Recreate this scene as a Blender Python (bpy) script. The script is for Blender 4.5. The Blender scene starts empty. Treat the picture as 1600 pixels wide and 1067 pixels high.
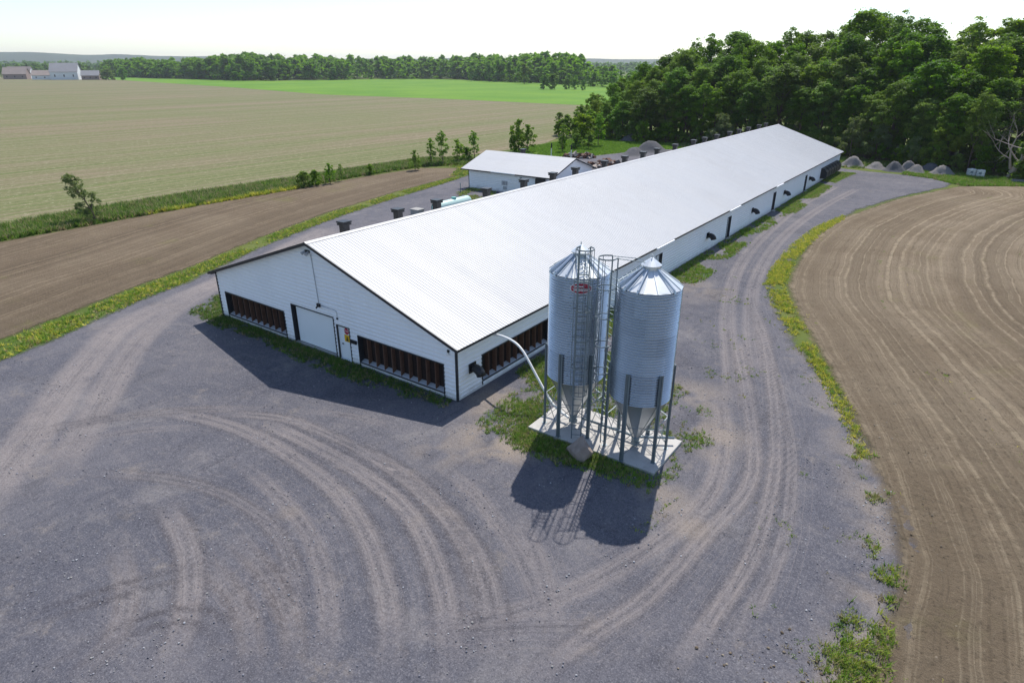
import bpy, math, random
import numpy as np
from mathutils import Vector, Matrix
rng = np.random.default_rng(7); random.seed(7)
sc = bpy.context.scene; col = sc.collection
PI = math.pi
# ------------------------------------------------------------------ camera, sky, sun, exposure
cam = bpy.data.objects.new('camera', bpy.data.cameras.new('camera')); col.objects.link(cam)
cam.data.sensor_width = 36; cam.data.lens = 22.286; cam.data.clip_start = .1; cam.data.clip_end = 20000
_r = Vector((.81212809, .58347648, .00177704)); _u = Vector((-.23362076, .32237778, .91732977)); _f = Vector((-.53466747, .74540443, -.39812427))
cam.matrix_world = Matrix(((_r.x, _u.x, -_f.x, 18.7359), (_r.y, _u.y, -_f.y, -21.4148), (_r.z, _u.z, -_f.z, 15.635), (0, 0, 0, 1)))
sc.camera = cam
SUN = Vector((-.20, .64, 1)).normalized()
elev = math.asin(SUN.z)
w = bpy.data.worlds.new('World'); sc.world = w; w.use_nodes = True
nt = w.node_tree; sky = nt.nodes.new('ShaderNodeTexSky'); sky.sky_type = 'NISHITA'; sky.sun_disc = False
sky.sun_elevation = elev; sky.sun_rotation = math.atan2(SUN.x, SUN.y)
sky.altitude = 100; sky.air_density = .9; sky.dust_density = .5; sky.ozone_density = 1.0
nt.links.new(sky.outputs[0], nt.nodes['Background'].inputs[0]); nt.nodes['Background'].inputs[1].default_value = .13
sl = bpy.data.lights.new('sun', 'SUN'); sl.energy = 3.85; sl.angle = math.radians(.55); sl.color = (1, .95, .87)
so = bpy.data.objects.new('sun', sl); col.objects.link(so); so.rotation_euler = (-SUN).to_track_quat('-Z', 'Y').to_euler(); so.location = (0, 0, 60)
sc.view_settings.view_transform = 'Standard'; sc.view_settings.look = 'None'; sc.view_settings.gamma = 1; sc.view_settings.exposure = .46
HAZE = .0001

# ------------------------------------------------------------------ helpers
def tag(o, label=None, cat=None, group=None, kind=None):
    if label: o['label'] = label
    if cat: o['category'] = cat
    if group: o['group'] = group
    if kind: o['kind'] = kind
    return o
def empty(name, loc, label, cat, group=None, rz=0):
    o = bpy.data.objects.new(name, None); col.objects.link(o); o.location = loc; o.rotation_euler = (0, 0, rz); o.empty_display_size = .2
    return tag(o, label, cat, group)
def link(name, me, parent=None):
    o = bpy.data.objects.new(name, me); col.objects.link(o)
    if parent: o.parent = parent
    return o
def np_mesh(name, V, F, m, smooth=False, attrs=None):
    V = np.asarray(V, np.float32); F = np.asarray(F, np.int32); me = bpy.data.meshes.new(name); k = F.shape[1]
    me.vertices.add(len(V)); me.vertices.foreach_set('co', V.ravel())
    me.loops.add(F.size); me.loops.foreach_set('vertex_index', F.ravel())
    me.polygons.add(len(F)); me.polygons.foreach_set('loop_start', np.arange(0, F.size, k, dtype=np.int32)); me.polygons.foreach_set('loop_total', np.full(len(F), k, np.int32))
    me.polygons.foreach_set('use_smooth', np.full(len(F), smooth)); me.update(calc_edges=True)
    for n, (typ, dat) in (attrs or {}).items():
        a = me.attributes.new(n, typ, 'POINT'); dat = np.asarray(dat, np.float32)
        a.data.foreach_set('color' if typ == 'FLOAT_COLOR' else 'value', dat.ravel())
    if m: me.materials.append(m)
    return me
class MB:
    def __init__(s): s.v = []; s.f = []
    def poly(s, pts):
        n = len(s.v); s.v += [tuple(p) for p in pts]; s.f.append(tuple(range(n, n + len(pts))))
    def box(s, a, b):
        x0, x1 = sorted((a[0], b[0])); y0, y1 = sorted((a[1], b[1])); z0, z1 = sorted((a[2], b[2])); n = len(s.v)
        s.v += [(x0, y0, z0), (x1, y0, z0), (x1, y1, z0), (x0, y1, z0), (x0, y0, z1), (x1, y0, z1), (x1, y1, z1), (x0, y1, z1)]
        s.f += [tuple(n + i for i in q) for q in ((0, 3, 2, 1), (4, 5, 6, 7), (0, 1, 5, 4), (1, 2, 6, 5), (2, 3, 7, 6), (3, 0, 4, 7))]
    def bar(s, a, b, wd, dp=None, up=(0, 0, 1)):                 # rectangular bar from a to b
        a = Vector(a); b = Vector(b); d = (b - a).normalized(); u = Vector(up)
        if abs(d.dot(u)) > .98: u = Vector((0, 1, 0))
        x = d.cross(u).normalized() * wd / 2; y = x.cross(d).normalized() * (dp or wd) / 2; n = len(s.v)
        for p in (a, b): s.v += [tuple(p - x - y), tuple(p + x - y), tuple(p + x + y), tuple(p - x + y)]
        s.f += [tuple(n + i for i in q) for q in ((0, 3, 2, 1), (4, 5, 6, 7), (0, 1, 5, 4), (1, 2, 6, 5), (2, 3, 7, 6), (3, 0, 4, 7))]
    def tube(s, pts, r, seg=8, cap=True):
        pts = [Vector(p) for p in pts]; R = r if isinstance(r, (list, tuple)) else [r] * len(pts); n0 = len(s.v); px = None
        for i, p in enumerate(pts):
            d = (pts[min(i + 1, len(pts) - 1)] - pts[max(i - 1, 0)]).normalized()
            if px is None: px = d.orthogonal().normalized()
            x = (px - d * px.dot(d)).normalized(); y = d.cross(x); px = x
            for k in range(seg): s.v.append(tuple(p + (x * math.cos(2 * PI * k / seg) + y * math.sin(2 * PI * k / seg)) * R[i]))
        for i in range(len(pts) - 1):
            for k in range(seg):
                a = n0 + i * seg + k; b = n0 + i * seg + (k + 1) % seg; s.f.append((a, b, b + seg, a + seg))
        if cap:
            s.f.append(tuple(n0 + k for k in reversed(range(seg)))); e = n0 + (len(pts) - 1) * seg; s.f.append(tuple(e + k for k in range(seg)))
    def lathe(s, prof, seg=32, c=(0, 0), caps=(0, 0)):
        n0 = len(s.v)
        for r, z in prof:
            for k in range(seg): s.v.append((c[0] + r * math.cos(2 * PI * k / seg), c[1] + r * math.sin(2 * PI * k / seg), z))
        for i in range(len(prof) - 1):
            for k in range(seg):
                a = n0 + i * seg + k; b = n0 + i * seg + (k + 1) % seg; s.f.append((a, b, b + seg, a + seg))
        if caps[0]: s.f.append(tuple(n0 + k for k in reversed(range(seg))))
        if caps[1]: e = n0 + (len(prof) - 1) * seg; s.f.append(tuple(e + k for k in range(seg)))
    def build(s, name, m, parent=None, smooth=False):
        me = bpy.data.meshes.new(name); me.from_pydata(s.v, [], s.f); me.materials.append(m)
        if smooth: me.polygons.foreach_set('use_smooth', [True] * len(me.polygons))
        me.update(); return link(name, me, parent)
def clone(o, parent=None):
    c = o.copy(); col.objects.link(c); c.parent = parent
    for ch in list(o.children): clone(ch, c)
    return c
def chaikin(P, n=3):
    P = np.asarray(P, float)
    for _ in range(n):
        Q = np.empty((2 * len(P) - 2, P.shape[1])); Q[0::2] = .75 * P[:-1] + .25 * P[1:]; Q[1::2] = .25 * P[:-1] + .75 * P[1:]
        P = np.vstack([P[:1], Q, P[-1:]])
    return P
def dist_line(X, P, closed=False):
    P = np.asarray(P, float); Q = np.roll(P, -1, 0) if closed else P[1:]; A = P if closed else P[:-1]
    D = np.full(len(X), 1e9)
    for a, b in zip(A, Q):
        ab = b - a; L = ab @ ab
        if L < 1e-9: continue
        t = np.clip(((X - a) @ ab) / L, 0, 1); D = np.minimum(D, ((X - a - t[:, None] * ab) ** 2).sum(1))
    return np.sqrt(D)
def inside(X, P):
    P = np.asarray(P, float); c = np.zeros(len(X), bool); x, y = X[:, 0], X[:, 1]
    for (x0, y0), (x1, y1) in zip(P, np.roll(P, -1, 0)):
        if y0 == y1: continue
        c ^= ((y0 > y) != (y1 > y)) & (x < (x1 - x0) * (y - y0) / (y1 - y0) + x0)
    return c
def sdf(X, P): return dist_line(X, P, True) * np.where(inside(X, P), 1, -1)
_lat = rng.random((256, 256))
def vnoise(X, s, o=0):
    p = X * s + 37.3 * o + 500; i = np.floor(p).astype(int); f = p - i; f = f * f * (3 - 2 * f); a = i % 256; b = (i + 1) % 256
    return (_lat[a[:, 0], a[:, 1]] * (1 - f[:, 0]) * (1 - f[:, 1]) + _lat[b[:, 0], a[:, 1]] * f[:, 0] * (1 - f[:, 1]) + _lat[a[:, 0], b[:, 1]] * (1 - f[:, 0]) * f[:, 1] + _lat[b[:, 0], b[:, 1]] * f[:, 0] * f[:, 1])
def fbm(X, s, o=0, n=3): return sum(vnoise(X, s * 2 ** k, o + k) / 2 ** k for k in range(n)) / sum(.5 ** k for k in range(n))

# ------------------------------------------------------------------ materials
class Mat:
    def __init__(s, name, rough=.8, spec=.3, metal=0):
        s.m = bpy.data.materials.new(name); s.m.use_nodes = True; s.t = s.m.node_tree; s.b = s.t.nodes['Principled BSDF']; s.out = s.t.nodes['Material Output']
        s.b.inputs['Roughness'].default_value = rough; s.b.inputs['Specular IOR Level'].default_value = spec; s.b.inputs['Metallic'].default_value = metal
        s._pos = None
    def n(s, t): return s.t.nodes.new('ShaderNode' + t)
    def l(s, a, b): s.t.links.new(a, b)
    def pos(s, obj=True):
        if s._pos is None: s._pos = s.n('TexCoord').outputs['Object'] if obj else s.n('NewGeometry').outputs['Position']
        return s._pos
    def val(s, sock, v):
        if hasattr(v, 'is_linked'): s.l(v, sock)
        elif isinstance(v, (tuple, list)): sock.default_value = (*v, 1) if len(sock.default_value) == 4 and len(v) == 3 else v
        else: sock.default_value = v
    def noise(s, scale, detail=3, rough=.55, vec=None, dist=0, stretch=None):
        n = s.n('TexNoise'); n.inputs['Scale'].default_value = scale; n.inputs['Detail'].default_value = detail; n.inputs['Roughness'].default_value = rough; n.inputs['Distortion'].default_value = dist
        v = vec if vec is not None else s.pos()
        if stretch:
            mp = s.n('Mapping'); mp.inputs['Scale'].default_value = stretch; s.l(v, mp.inputs[0]); v = mp.outputs[0]
        s.l(v, n.inputs['Vector']); return n.outputs[0]
    def noise1(s, w, scale, detail=3, rough=.6):
        n = s.n('TexNoise'); n.noise_dimensions = '1D'; n.inputs['Scale'].default_value = scale; n.inputs['Detail'].default_value = detail; n.inputs['Roughness'].default_value = rough; s.l(w, n.inputs['W']); return n.outputs[0]
    def ramp(s, f, stops):
        r = s.n('ValToRGB'); e = r.color_ramp.elements
        while len(e) < len(stops): e.new(.5)
        for q, (p_, c) in zip(e, stops): q.position = p_; q.color = (*c, 1) if isinstance(c, tuple) else (c, c, c, 1)
        s.l(f, r.inputs[0]); return r.outputs[0]
    def mix(s, f, a, b, mode='MIX'):
        n = s.n('Mix'); n.data_type = 'RGBA'; n.blend_type = mode; s.val(n.inputs[0], f); s.val(n.inputs[6], a); s.val(n.inputs[7], b); return n.outputs[2]
    def math(s, op, a, b=0, c=None, clamp=False):
        n = s.n('Math'); n.operation = op; n.use_clamp = clamp; s.val(n.inputs[0], a); s.val(n.inputs[1], b)
        if c is not None: s.val(n.inputs[2], c)
        return n.outputs[0]
    def step(s, v, a, b):
        n = s.n('MapRange'); n.interpolation_type = 'SMOOTHSTEP'; s.val(n.inputs[0], v); n.inputs[1].default_value = a; n.inputs[2].default_value = b; return n.outputs[0]
    def attr(s, name, color=False):
        n = s.n('Attribute'); n.attribute_name = name; return n.outputs['Color' if color else 'Fac']
    def color(s, c): s.val(s.b.inputs['Base Color'], c)
    def bump(s, h, strength=.5, dist=.02):
        n = s.n('Bump'); n.inputs['Strength'].default_value = strength; n.inputs['Distance'].default_value = dist; s.l(h, n.inputs['Height']); s.l(n.outputs[0], s.b.inputs['Normal'])
    def softedge(s, amp=1.2, wd=.35, scale=.7):
        e = s.attr('edge'); nz = s.noise(scale, 5, .65); nz2 = s.noise(4, 2)
        v = s.math('MULTIPLY_ADD', s.math('SUBTRACT', nz, .5), amp, e); v = s.math('MULTIPLY_ADD', s.math('SUBTRACT', nz2, .5), amp * .45, v)
        a = s.step(v, -wd, wd); tr = s.n('BsdfTransparent'); mx = s.n('MixShader')
        s.l(a, mx.inputs[0]); s.l(tr.outputs[0], mx.inputs[1]); s.l(s.b.outputs[0], mx.inputs[2]); s.l(mx.outputs[0], s.out.inputs[0])
    def translucent(s, c, f=.35):
        t = s.n('BsdfTranslucent'); s.val(t.inputs[0], c); mx = s.n('MixShader'); mx.inputs[0].default_value = f
        s.l(s.b.outputs[0], mx.inputs[1]); s.l(t.outputs[0], mx.inputs[2]); s.l(mx.outputs[0], s.out.inputs[0])
def plain(name, c, rough=.6, spec=.3, metal=0, var=.15, scale=3, bump=0):
    m = Mat(name, rough, spec, metal)
    nz = m.noise(scale, 4); m.color(m.mix(m.math('MULTIPLY', nz, 1), tuple(x * (1 - var) for x in c), tuple(min(1, x * (1 + var)) for x in c)))
    if bump: m.bump(m.noise(scale * 6, 4), bump)
    return m.m

def mat_gravel():
    m = Mat('gravel', .92, .2); tu = m.attr('tu'); near = m.math('MULTIPLY', m.step(tu, 1.3, .3), 1.0)
    big = m.noise(.13, 5, .6); mid = m.noise(1.1, 6, .7); fine = m.noise(7.5, 5, .8); peb = m.noise(19, 3, .75); wob = m.math('MULTIPLY_ADD', m.math('SUBTRACT', m.noise(.5, 3), .5), .25, tu)
    c = m.mix(m.step(big, .36, .64), (.118, .122, .150), (.166, .165, .188))
    c = m.mix(m.math('MULTIPLY', m.step(mid, .45, .75), .6), c, (.235, .222, .228)); c = m.mix(m.math('MULTIPLY', m.step(mid, .45, .25), .5), c, (.075, .078, .098))
    c = m.mix(m.math('MULTIPLY', m.step(m.noise(.45, 6, .72), .56, .72), .55), c, (.33, .29, .25)); c = m.mix(m.math('MULTIPLY', m.step(m.noise(.22, 5, .7, dist=.6), .54, .70), .5), c, (.30, .285, .28)); c = m.mix(m.math('MULTIPLY', m.step(m.noise(.31, 5, .7, dist=.8), .46, .32), .45), c, (.082, .082, .096))
    streak = m.noise(.9, 6, .7, stretch=(2.6, .3, 1)); c = m.mix(m.math('MULTIPLY', m.step(streak, .5, .72), .4), c, (.062, .063, .08))
    st2 = m.noise(.8, 6, .72, stretch=(.3, 2.4, 1)); c = m.mix(m.math('MULTIPLY', m.step(st2, .54, .74), .4), c, (.28, .262, .262))
    t = m.attr('track'); tb = m.math('MULTIPLY', t, m.step(m.math('ADD', m.math('MULTIPLY', m.noise(1.2, 6, .75), .7), m.math('MULTIPLY', fine, .3)), .24, .54)); c = m.mix(m.math('MULTIPLY', tb, .85), c, (.345, .308, .292))
    ln = m.noise1(wob, 7, 3, .7); c = m.mix(m.math('MULTIPLY', m.math('MULTIPLY', near, m.step(ln, .52, .66)), .5), c, (.066, .064, .076)); c = m.mix(m.math('MULTIPLY', m.math('MULTIPLY', near, m.step(ln, .46, .34)), .32), c, (.34, .30, .285))
    dk = m.attr('rut'); c = m.mix(m.math('MULTIPLY', m.math('MULTIPLY', dk, m.step(m.noise(2.1, 5, .75), .32, .55)), .75), c, (.07, .064, .072))
    c = m.mix(m.attr('sand'), c, (.42, .35, .27))
    c = m.mix(m.math('MULTIPLY', m.step(fine, .54, .70), .65), c, (.34, .33, .35)); c = m.mix(m.math('MULTIPLY', m.step(fine, .47, .30), .65), c, (.045, .046, .06))
    c = m.mix(m.math('MULTIPLY', m.step(peb, .52, .68), .42), c, (.40, .40, .42)); c = m.mix(m.math('MULTIPLY', m.step(peb, .47, .30), .45), c, (.035, .036, .046))
    m.color(m.mix(1.0, c, (.755, .735, .735), 'MULTIPLY')); h = m.math('ADD', m.math('MULTIPLY', fine, .6), m.math('MULTIPLY', peb, .5)); m.bump(h, .8, .06); m.softedge(1.3, .45, .6); return m.m
def mat_plough(name, a, b, c3, green, gamt, soft=.8, us=1.0):
    m = Mat(name, .95, .1); u = m.attr('u')
    wob = m.math('MULTIPLY_ADD', m.math('SUBTRACT', m.noise(.16, 3), .5), .9, u)
    l1 = m.noise1(wob, .33 * us, 3, .6); l2 = m.noise1(wob, 2.0 * us, 4, .65); l3 = m.noise1(wob, 5.2 * us, 2)
    clod = m.noise(6, 6, .8); mid = m.noise(.8, 5, .72); pat = m.noise(.11, 5, .6)
    c = m.mix(m.step(pat, .38, .62), a, b)
    c = m.mix(m.math('MULTIPLY', m.step(l1, .42, .58), .5), c, tuple(x * .70 for x in a))
    c = m.mix(m.math('MULTIPLY', m.math('MULTIPLY', m.step(l2, .49, .68), m.step(mid, .30, .60)), .8), c, c3)
    c = m.mix(m.math('MULTIPLY', m.math('MULTIPLY', m.step(l3, .55, .7), m.step(mid, .62, .4)), .5), c, tuple(x * .52 for x in a))
    c = m.mix(m.math('MULTIPLY', m.step(m.math('ADD', m.math('MULTIPLY', m.noise(.16, 5, .65), .8), m.math('MULTIPLY', mid, .2)), .56, .72), gamt), c, green)
    c = m.mix(m.math('MULTIPLY', m.step(clod, .47, .30), .85), c, tuple(x * .33 for x in a)); c = m.mix(m.math('MULTIPLY', m.step(clod, .56, .74), .6), c, tuple(min(1, x * 1.3) for x in c3))
    m.color(m.mix(1.0, c, (.97, .985, .96), 'MULTIPLY')); m.bump(m.math('ADD', clod, m.math('MULTIPLY', l3, .3)), 1, .14); m.softedge(soft, .4, .8); return m.m
def mat_bigfield():
    m = Mat('sprouting_field', .95, .1); mp = m.n('SeparateXYZ'); m.l(m.pos(), mp.inputs[0]); x = mp.outputs[0]
    wob = m.math('MULTIPLY_ADD', m.math('SUBTRACT', m.noise(.02, 3), .5), 6, x)
    l1 = m.noise1(wob, .045, 4, .7); l2 = m.noise1(wob, .55, 3); big = m.noise(.014, 5, .6); fine = m.noise(.55, 6, .75); row = m.noise(1, 5, .75, stretch=(2.6, .10, 1)); grain = m.noise(1.3, 6, .85)
    c = m.mix(m.step(l1, .36, .62), (.235, .180, .125), (.138, .160, .058)); c = m.mix(m.math('MULTIPLY', m.step(big, .4, .62), .6), c, (.150, .172, .066))
    c = m.mix(m.math('MULTIPLY', m.step(l2, .46, .62), .55), c, (.30, .235, .165)); c = m.mix(m.math('MULTIPLY', m.step(m.noise1(wob, 1.3, 2), .48, .66), .22), c, (.075, .09, .035))
    c = m.mix(m.math('MULTIPLY', m.step(grain, .54, .66), .85), c, (.45, .40, .29)); c = m.mix(m.math('MULTIPLY', m.step(grain, .46, .34), .75), c, (.07, .075, .03))
    c = m.mix(m.math('MULTIPLY', m.step(row, .5, .72), .6), c, (.30, .25, .175)); c = m.mix(m.math('MULTIPLY', m.step(row, .48, .3), .4), c, (.095, .10, .045))
    c = m.mix(m.math('MULTIPLY', m.step(fine, .58, .78), .7), c, (.37, .33, .235)); c = m.mix(m.math('MULTIPLY', m.step(fine, .45, .28), .55), c, (.085, .085, .045))
    m.color(m.mix(1.0, c, (.92, .93, .90), 'MULTIPLY')); return m.m
def mat_greens(name, a, b, scale=.05, fs=1.5):
    m = Mat(name, .9, .15); big = m.noise(scale, 4); fine = m.noise(fs, 6, .75)
    c = m.mix(m.step(big, .35, .65), a, b); c = m.mix(m.math('MULTIPLY', m.step(fine, .5, .3), .5), c, tuple(x * .5 for x in a)); c = m.mix(m.math('MULTIPLY', m.step(fine, .6, .8), .4), c, tuple(x * 1.4 for x in b))
    m.color(c); return m.m
def mat_ground():
    m = Mat('meadow_ground', .95, .1); big = m.noise(.05, 4); fine = m.noise(2.5, 6, .75)
    c = m.mix(m.step(big, .35, .65), (.075, .115, .022), (.13, .15, .04)); c = m.mix(m.math('MULTIPLY', m.step(m.noise(.5, 5, .7), .56, .74), .8), c, (.22, .17, .10))
    c = m.mix(m.math('MULTIPLY', m.step(fine, .5, .3), .5), c, (.03, .05, .012)); m.color(c); m.bump(fine, .6, .08); return m.m
def mat_leaf(name, a, b, dry=None):
    m = Mat(name, .62, .25); oi = m.n('ObjectInfo').outputs['Random']; t = m.attr('tint'); nz = m.noise(.55, 3, .6)
    v = m.math('ADD', m.math('MULTIPLY', t, .55), m.math('MULTIPLY', nz, .5)); c = m.mix(m.step(v, .2, .85), a, b)
    c = m.mix(m.math('MULTIPLY', oi, .45), c, tuple(x * .6 for x in a)); hs = m.n('HueSaturation'); m.l(c, hs.inputs['Color']); hs.inputs['Saturation'].default_value = 1.1
    m.l(m.math('MULTIPLY_ADD', m.math('FRACT', m.math('MULTIPLY', oi, 17.3)), .03, .490), hs.inputs['Hue']); m.l(m.math('MULTIPLY_ADD', m.math('FRACT', m.math('MULTIPLY', oi, 7.7)), .25, .95), hs.inputs['Saturation']); c = hs.outputs[0]
    m.color(c); m.translucent(m.mix(.3, m.mix(1.0, c, (1.5, 1.6, .9), 'MULTIPLY'), (.20, .27, .02)), .46); return m.m
def mat_blades(name, f=.3):
    m = Mat(name, .7, .2); c = m.attr('col', True); m.color(c); m.translucent(c, f); return m.m
def mat_steel(name, c, rough, metal=.85, var=.2):
    m = Mat(name, rough, .5, metal); nz = m.noise(14, 3, .7); big = m.noise(.9, 4, .6, stretch=(1, 1, .3)); k = m.math('ADD', m.math('MULTIPLY', nz, .4), m.math('MULTIPLY', big, .6))
    m.color(m.mix(k, tuple(x * (1 - var) for x in c), tuple(min(1, x * (1 + var)) for x in c))); m.l(m.math('MULTIPLY_ADD', big, .25, rough - .12), m.b.inputs['Roughness']); return m.m
def mat_body(name, c):
    m = Mat(name, .27, .5, .82); xyz = m.n('SeparateXYZ'); m.l(m.pos(), xyz.inputs[0]); x, y, z = xyz.outputs
    ring = m.math('FLOOR', m.math('MULTIPLY', z, 1.22)); an = m.math('FLOOR', m.math('ADD', m.math('MULTIPLY', m.math('ARCTAN2', y, x), 1.2732), m.math('MULTIPLY', ring, .5)))
    cb = m.n('CombineXYZ'); m.l(ring, cb.inputs[0]); m.l(an, cb.inputs[1]); wn = m.n('TexWhiteNoise'); wn.noise_dimensions = '3D'; m.l(cb.outputs[0], wn.inputs[0]); r = wn.outputs[0]
    sp = m.noise(22, 3, .7); big = m.noise(1.4, 5, .65, stretch=(1, 1, .22)); k = m.math('ADD', m.math('ADD', m.math('MULTIPLY', r, .4), m.math('MULTIPLY', big, .22)), m.math('MULTIPLY', sp, .3))
    cc = m.mix(k, tuple(q * .70 for q in c), tuple(min(1, q * 1.22) for q in c)); dr = m.noise(3.2, 4, .6, stretch=(1, 1, .08)); cc = m.mix(m.math('MULTIPLY', m.step(dr, .56, .72), .3), cc, (.33, .33, .33))
    m.color(cc); m.l(m.math('MULTIPLY_ADD', m.math('ADD', m.math('MULTIPLY', r, .3), m.math('MULTIPLY', big, .3)), .2, .18), m.b.inputs['Roughness']); return m.m
def mat_roof(name, c):
    m = Mat(name, .5, .35); xyz = m.n('SeparateXYZ'); m.l(m.pos(), xyz.inputs[0]); y = xyz.outputs[1]; wn = m.n('TexWhiteNoise'); wn.noise_dimensions = '1D'; m.l(m.math('FLOOR', m.math('MULTIPLY', y, 1.0917)), wn.inputs['W']); r = wn.outputs[0]
    st = m.noise(1.1, 5, .7, stretch=(.09, 1.6, 1)); bl = m.noise(.12, 5, .6); k = m.math('ADD', m.math('MULTIPLY', m.step(st, .46, .72), .11), m.math('ADD', m.math('MULTIPLY', m.step(bl, .42, .7), .11), m.math('MULTIPLY', r, .05)))
    m.color(m.mix(k, c, (.27, .27, .275))); m.l(m.math('MULTIPLY_ADD', m.math('ADD', r, bl), .12, .36), m.b.inputs['Roughness']); return m.m
def mat_wall(name, c):
    m = Mat(name, .5, .35); xyz = m.n('SeparateXYZ'); m.l(m.pos(), xyz.inputs[0]); z = xyz.outputs[2]
    st = m.noise(1.2, 5, .7, stretch=(1, 1, .12)); bl = m.noise(.35, 4); k = m.math('ADD', m.math('MULTIPLY', m.step(st, .5, .78), .10), m.math('MULTIPLY', m.step(bl, .45, .7), .05)); cc = m.mix(k, c, (.42, .41, .40))
    sp = m.step(m.math('MULTIPLY_ADD', m.math('SUBTRACT', m.noise(2.2, 5, .7), .5), 1.1, z), .55, .02); cc = m.mix(m.math('MULTIPLY', sp, .4), cc, (.36, .31, .25)); m.color(cc); return m.m
def mat_pad():
    m = Mat('concrete', .88, .25); st = m.noise(1.1, 5, .65); sm = m.noise(5, 5, .7); fn = m.noise(25, 3)
    cc = m.mix(m.step(st, .38, .68), (.48, .46, .435), (.37, .35, .325)); cc = m.mix(m.math('MULTIPLY', m.step(sm, .52, .72), .5), cc, (.36, .33, .29)); cc = m.mix(m.math('MULTIPLY', m.step(m.noise(.7, 4), .6, .72), .6), cc, (.50, .42, .28)); cc = m.mix(m.math('MULTIPLY', fn, .25), cc, (.7, .68, .65)); m.color(cc); m.bump(sm, .2, .02); return m.m
def mat_paint(name, c, rough=.45, dirt=.12):
    m = Mat(name, rough, .35); nz = m.noise(.7, 5, .65, stretch=(1, 1, .35)); d = m.noise(.15, 4)
    k = m.math('MULTIPLY', m.step(m.math('ADD', m.math('MULTIPLY', nz, .6), m.math('MULTIPLY', d, .4)), .42, .72), dirt); m.color(m.mix(k, c, tuple(x * .62 for x in c))); return m.m
M_GRAVEL = mat_gravel(); M_GROUND = mat_ground()
M_PLOUGH = mat_plough('ploughed_soil', (.205, .155, .108), (.262, .205, .148), (.345, .275, .195), (.17, .17, .05), .35)
M_STRIP = mat_plough('tilled_strip', (.165, .122, .084), (.205, .156, .110), (.275, .21, .145), (.16, .16, .045), .5)
M_BIG = mat_bigfield(); M_GREEN = mat_greens('green_crop', (.095, .215, .012), (.135, .255, .016), .02, .4)
M_LAWN = mat_greens('lawn', (.10, .19, .015), (.17, .25, .03), .2, 2)
M_HILL = mat_greens('far_forest_hill', (.03, .05, .02), (.05, .075, .025), .004, .02)
M_WALL = mat_wall('white_siding', (.90, .91, .93)); M_ROOF = mat_roof('white_ribbed_roof', (.54, .54, .545))
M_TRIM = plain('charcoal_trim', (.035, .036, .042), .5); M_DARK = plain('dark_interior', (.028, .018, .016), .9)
M_STUD = plain('brown_timber', (.14, .075, .052), .8, var=.35, scale=5); M_SILL = plain('grey_sill', (.42, .43, .45), .6)
M_DOOR = plain('door_paint', (.86, .90, .93), .45, var=.03); M_BLACK = plain('black_plastic', (.014, .015, .019), .42, .45)
M_CONC = mat_pad(); M_BODY = mat_body('galvanized_sheets', (.54, .59, .65)); M_CONCD = plain('old_concrete', (.36, .35, .33), .9, var=.2, scale=2)
M_STEEL = mat_steel('galvanized_steel', (.54, .59, .655), .36, .8); M_STEELD = mat_steel('galvanized_post', (.22, .27, .30), .5, .55); M_HOP = mat_steel('galvanized_hopper', (.55, .58, .60), .32, .88)
M_LID = mat_steel('galvanized_roof', (.70, .73, .75), .42, .55)
M_PVC = plain('white_pvc', (.8, .8, .78), .35, var=.05); M_RED = plain('red_sign', (.42, .02, .05), .5, var=.1); M_WHITE = plain('white_sign', (.8, .8, .8), .5, var=.03); M_YEL = plain('yellow_sign', (.75, .45, .02), .5, var=.05); M_SIGNK = plain('black_print', (.02, .02, .02), .5)
M_MINT = plain('mint_tank_paint', (.52, .70, .64), .4, .4, var=.08); M_TEAL = plain('teal_tank_end', (.16, .42, .37), .45, var=.1)
M_ROCK = plain('granite', (.30, .245, .215), .9, var=.5, scale=3.5, bump=.6); M_PILE = plain('crushed_stone', (.19, .18, .175), .95, var=.35, scale=5, bump=.9); M_PILED = plain('dark_crushed_stone', (.10, .10, .108), .95, var=.35, scale=5, bump=.9)
M_BARK = plain('bark', (.11, .085, .062), .95, var=.4, scale=6, bump=.5); M_DEAD = plain('dead_wood', (.40, .33, .28), .9, var=.3, scale=5)
M_GLASS = plain('lamp_glass', (.85, .85, .82), .2, .5, var=.02)

# ------------------------------------------------------------------ setting: ground, gravel, fields
EL = [(-19, -40), (-22, -18), (-24.4, -11.8), (-25.6, -8), (-28, -3), (-29.8, 2.7), (-34, 11.5), (-37.6, 21.5), (-41, 34.3), (-44, 50), (-45.5, 56)]
VO = [(-24, -40), (-26.6, -18), (-28.3, -10.4), (-29.7, -6.4), (-31.8, -1.3), (-33.6, 4.7), (-37.6, 13.9), (-41.6, 25.8), (-44.8, 40), (-46.6, 53)]
ER = [(17, -60), (18.4, -27), (19.3, -15), (19.9, -7.9), (20.2, -4.8), (20.2, -.2), (19.2, 4.4), (17.2, 8.6), (14.5, 13.6), (11.6, 18.5), (9.2, 23.6), (7.4, 29.3), (6.8, 40), (6.9, 52.6), (8.0, 64), (11.0, 76), (15.2, 88.0)]
FR = [(17, -60), (18.6, -25), (19.4, -9), (19.7, -4), (19.75, 0), (19.0, 3.3), (18.0, 6.6), (16.4, 10.8), (14.0, 16.6), (11.0, 23.5), (8.8, 29.5), (7.6, 38.8), (7.1, 48), (7.7, 58.5), (11.0, 74.0), (15.2, 85.5)]
GRAVEL = EL + [(-46, 57.5), (-38.5, 58), (-39, 70), (-42.5, 83), (-41, 89), (-40.5, 92), (-38.5, 98), (-36.5, 105), (-30, 110), (-15, 106), (0, 99.5), (4, 98.4), (9, 97.6), (13, 96.5), (15.8, 93), (15.6, 89.5)] + ER[::-1]
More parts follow.
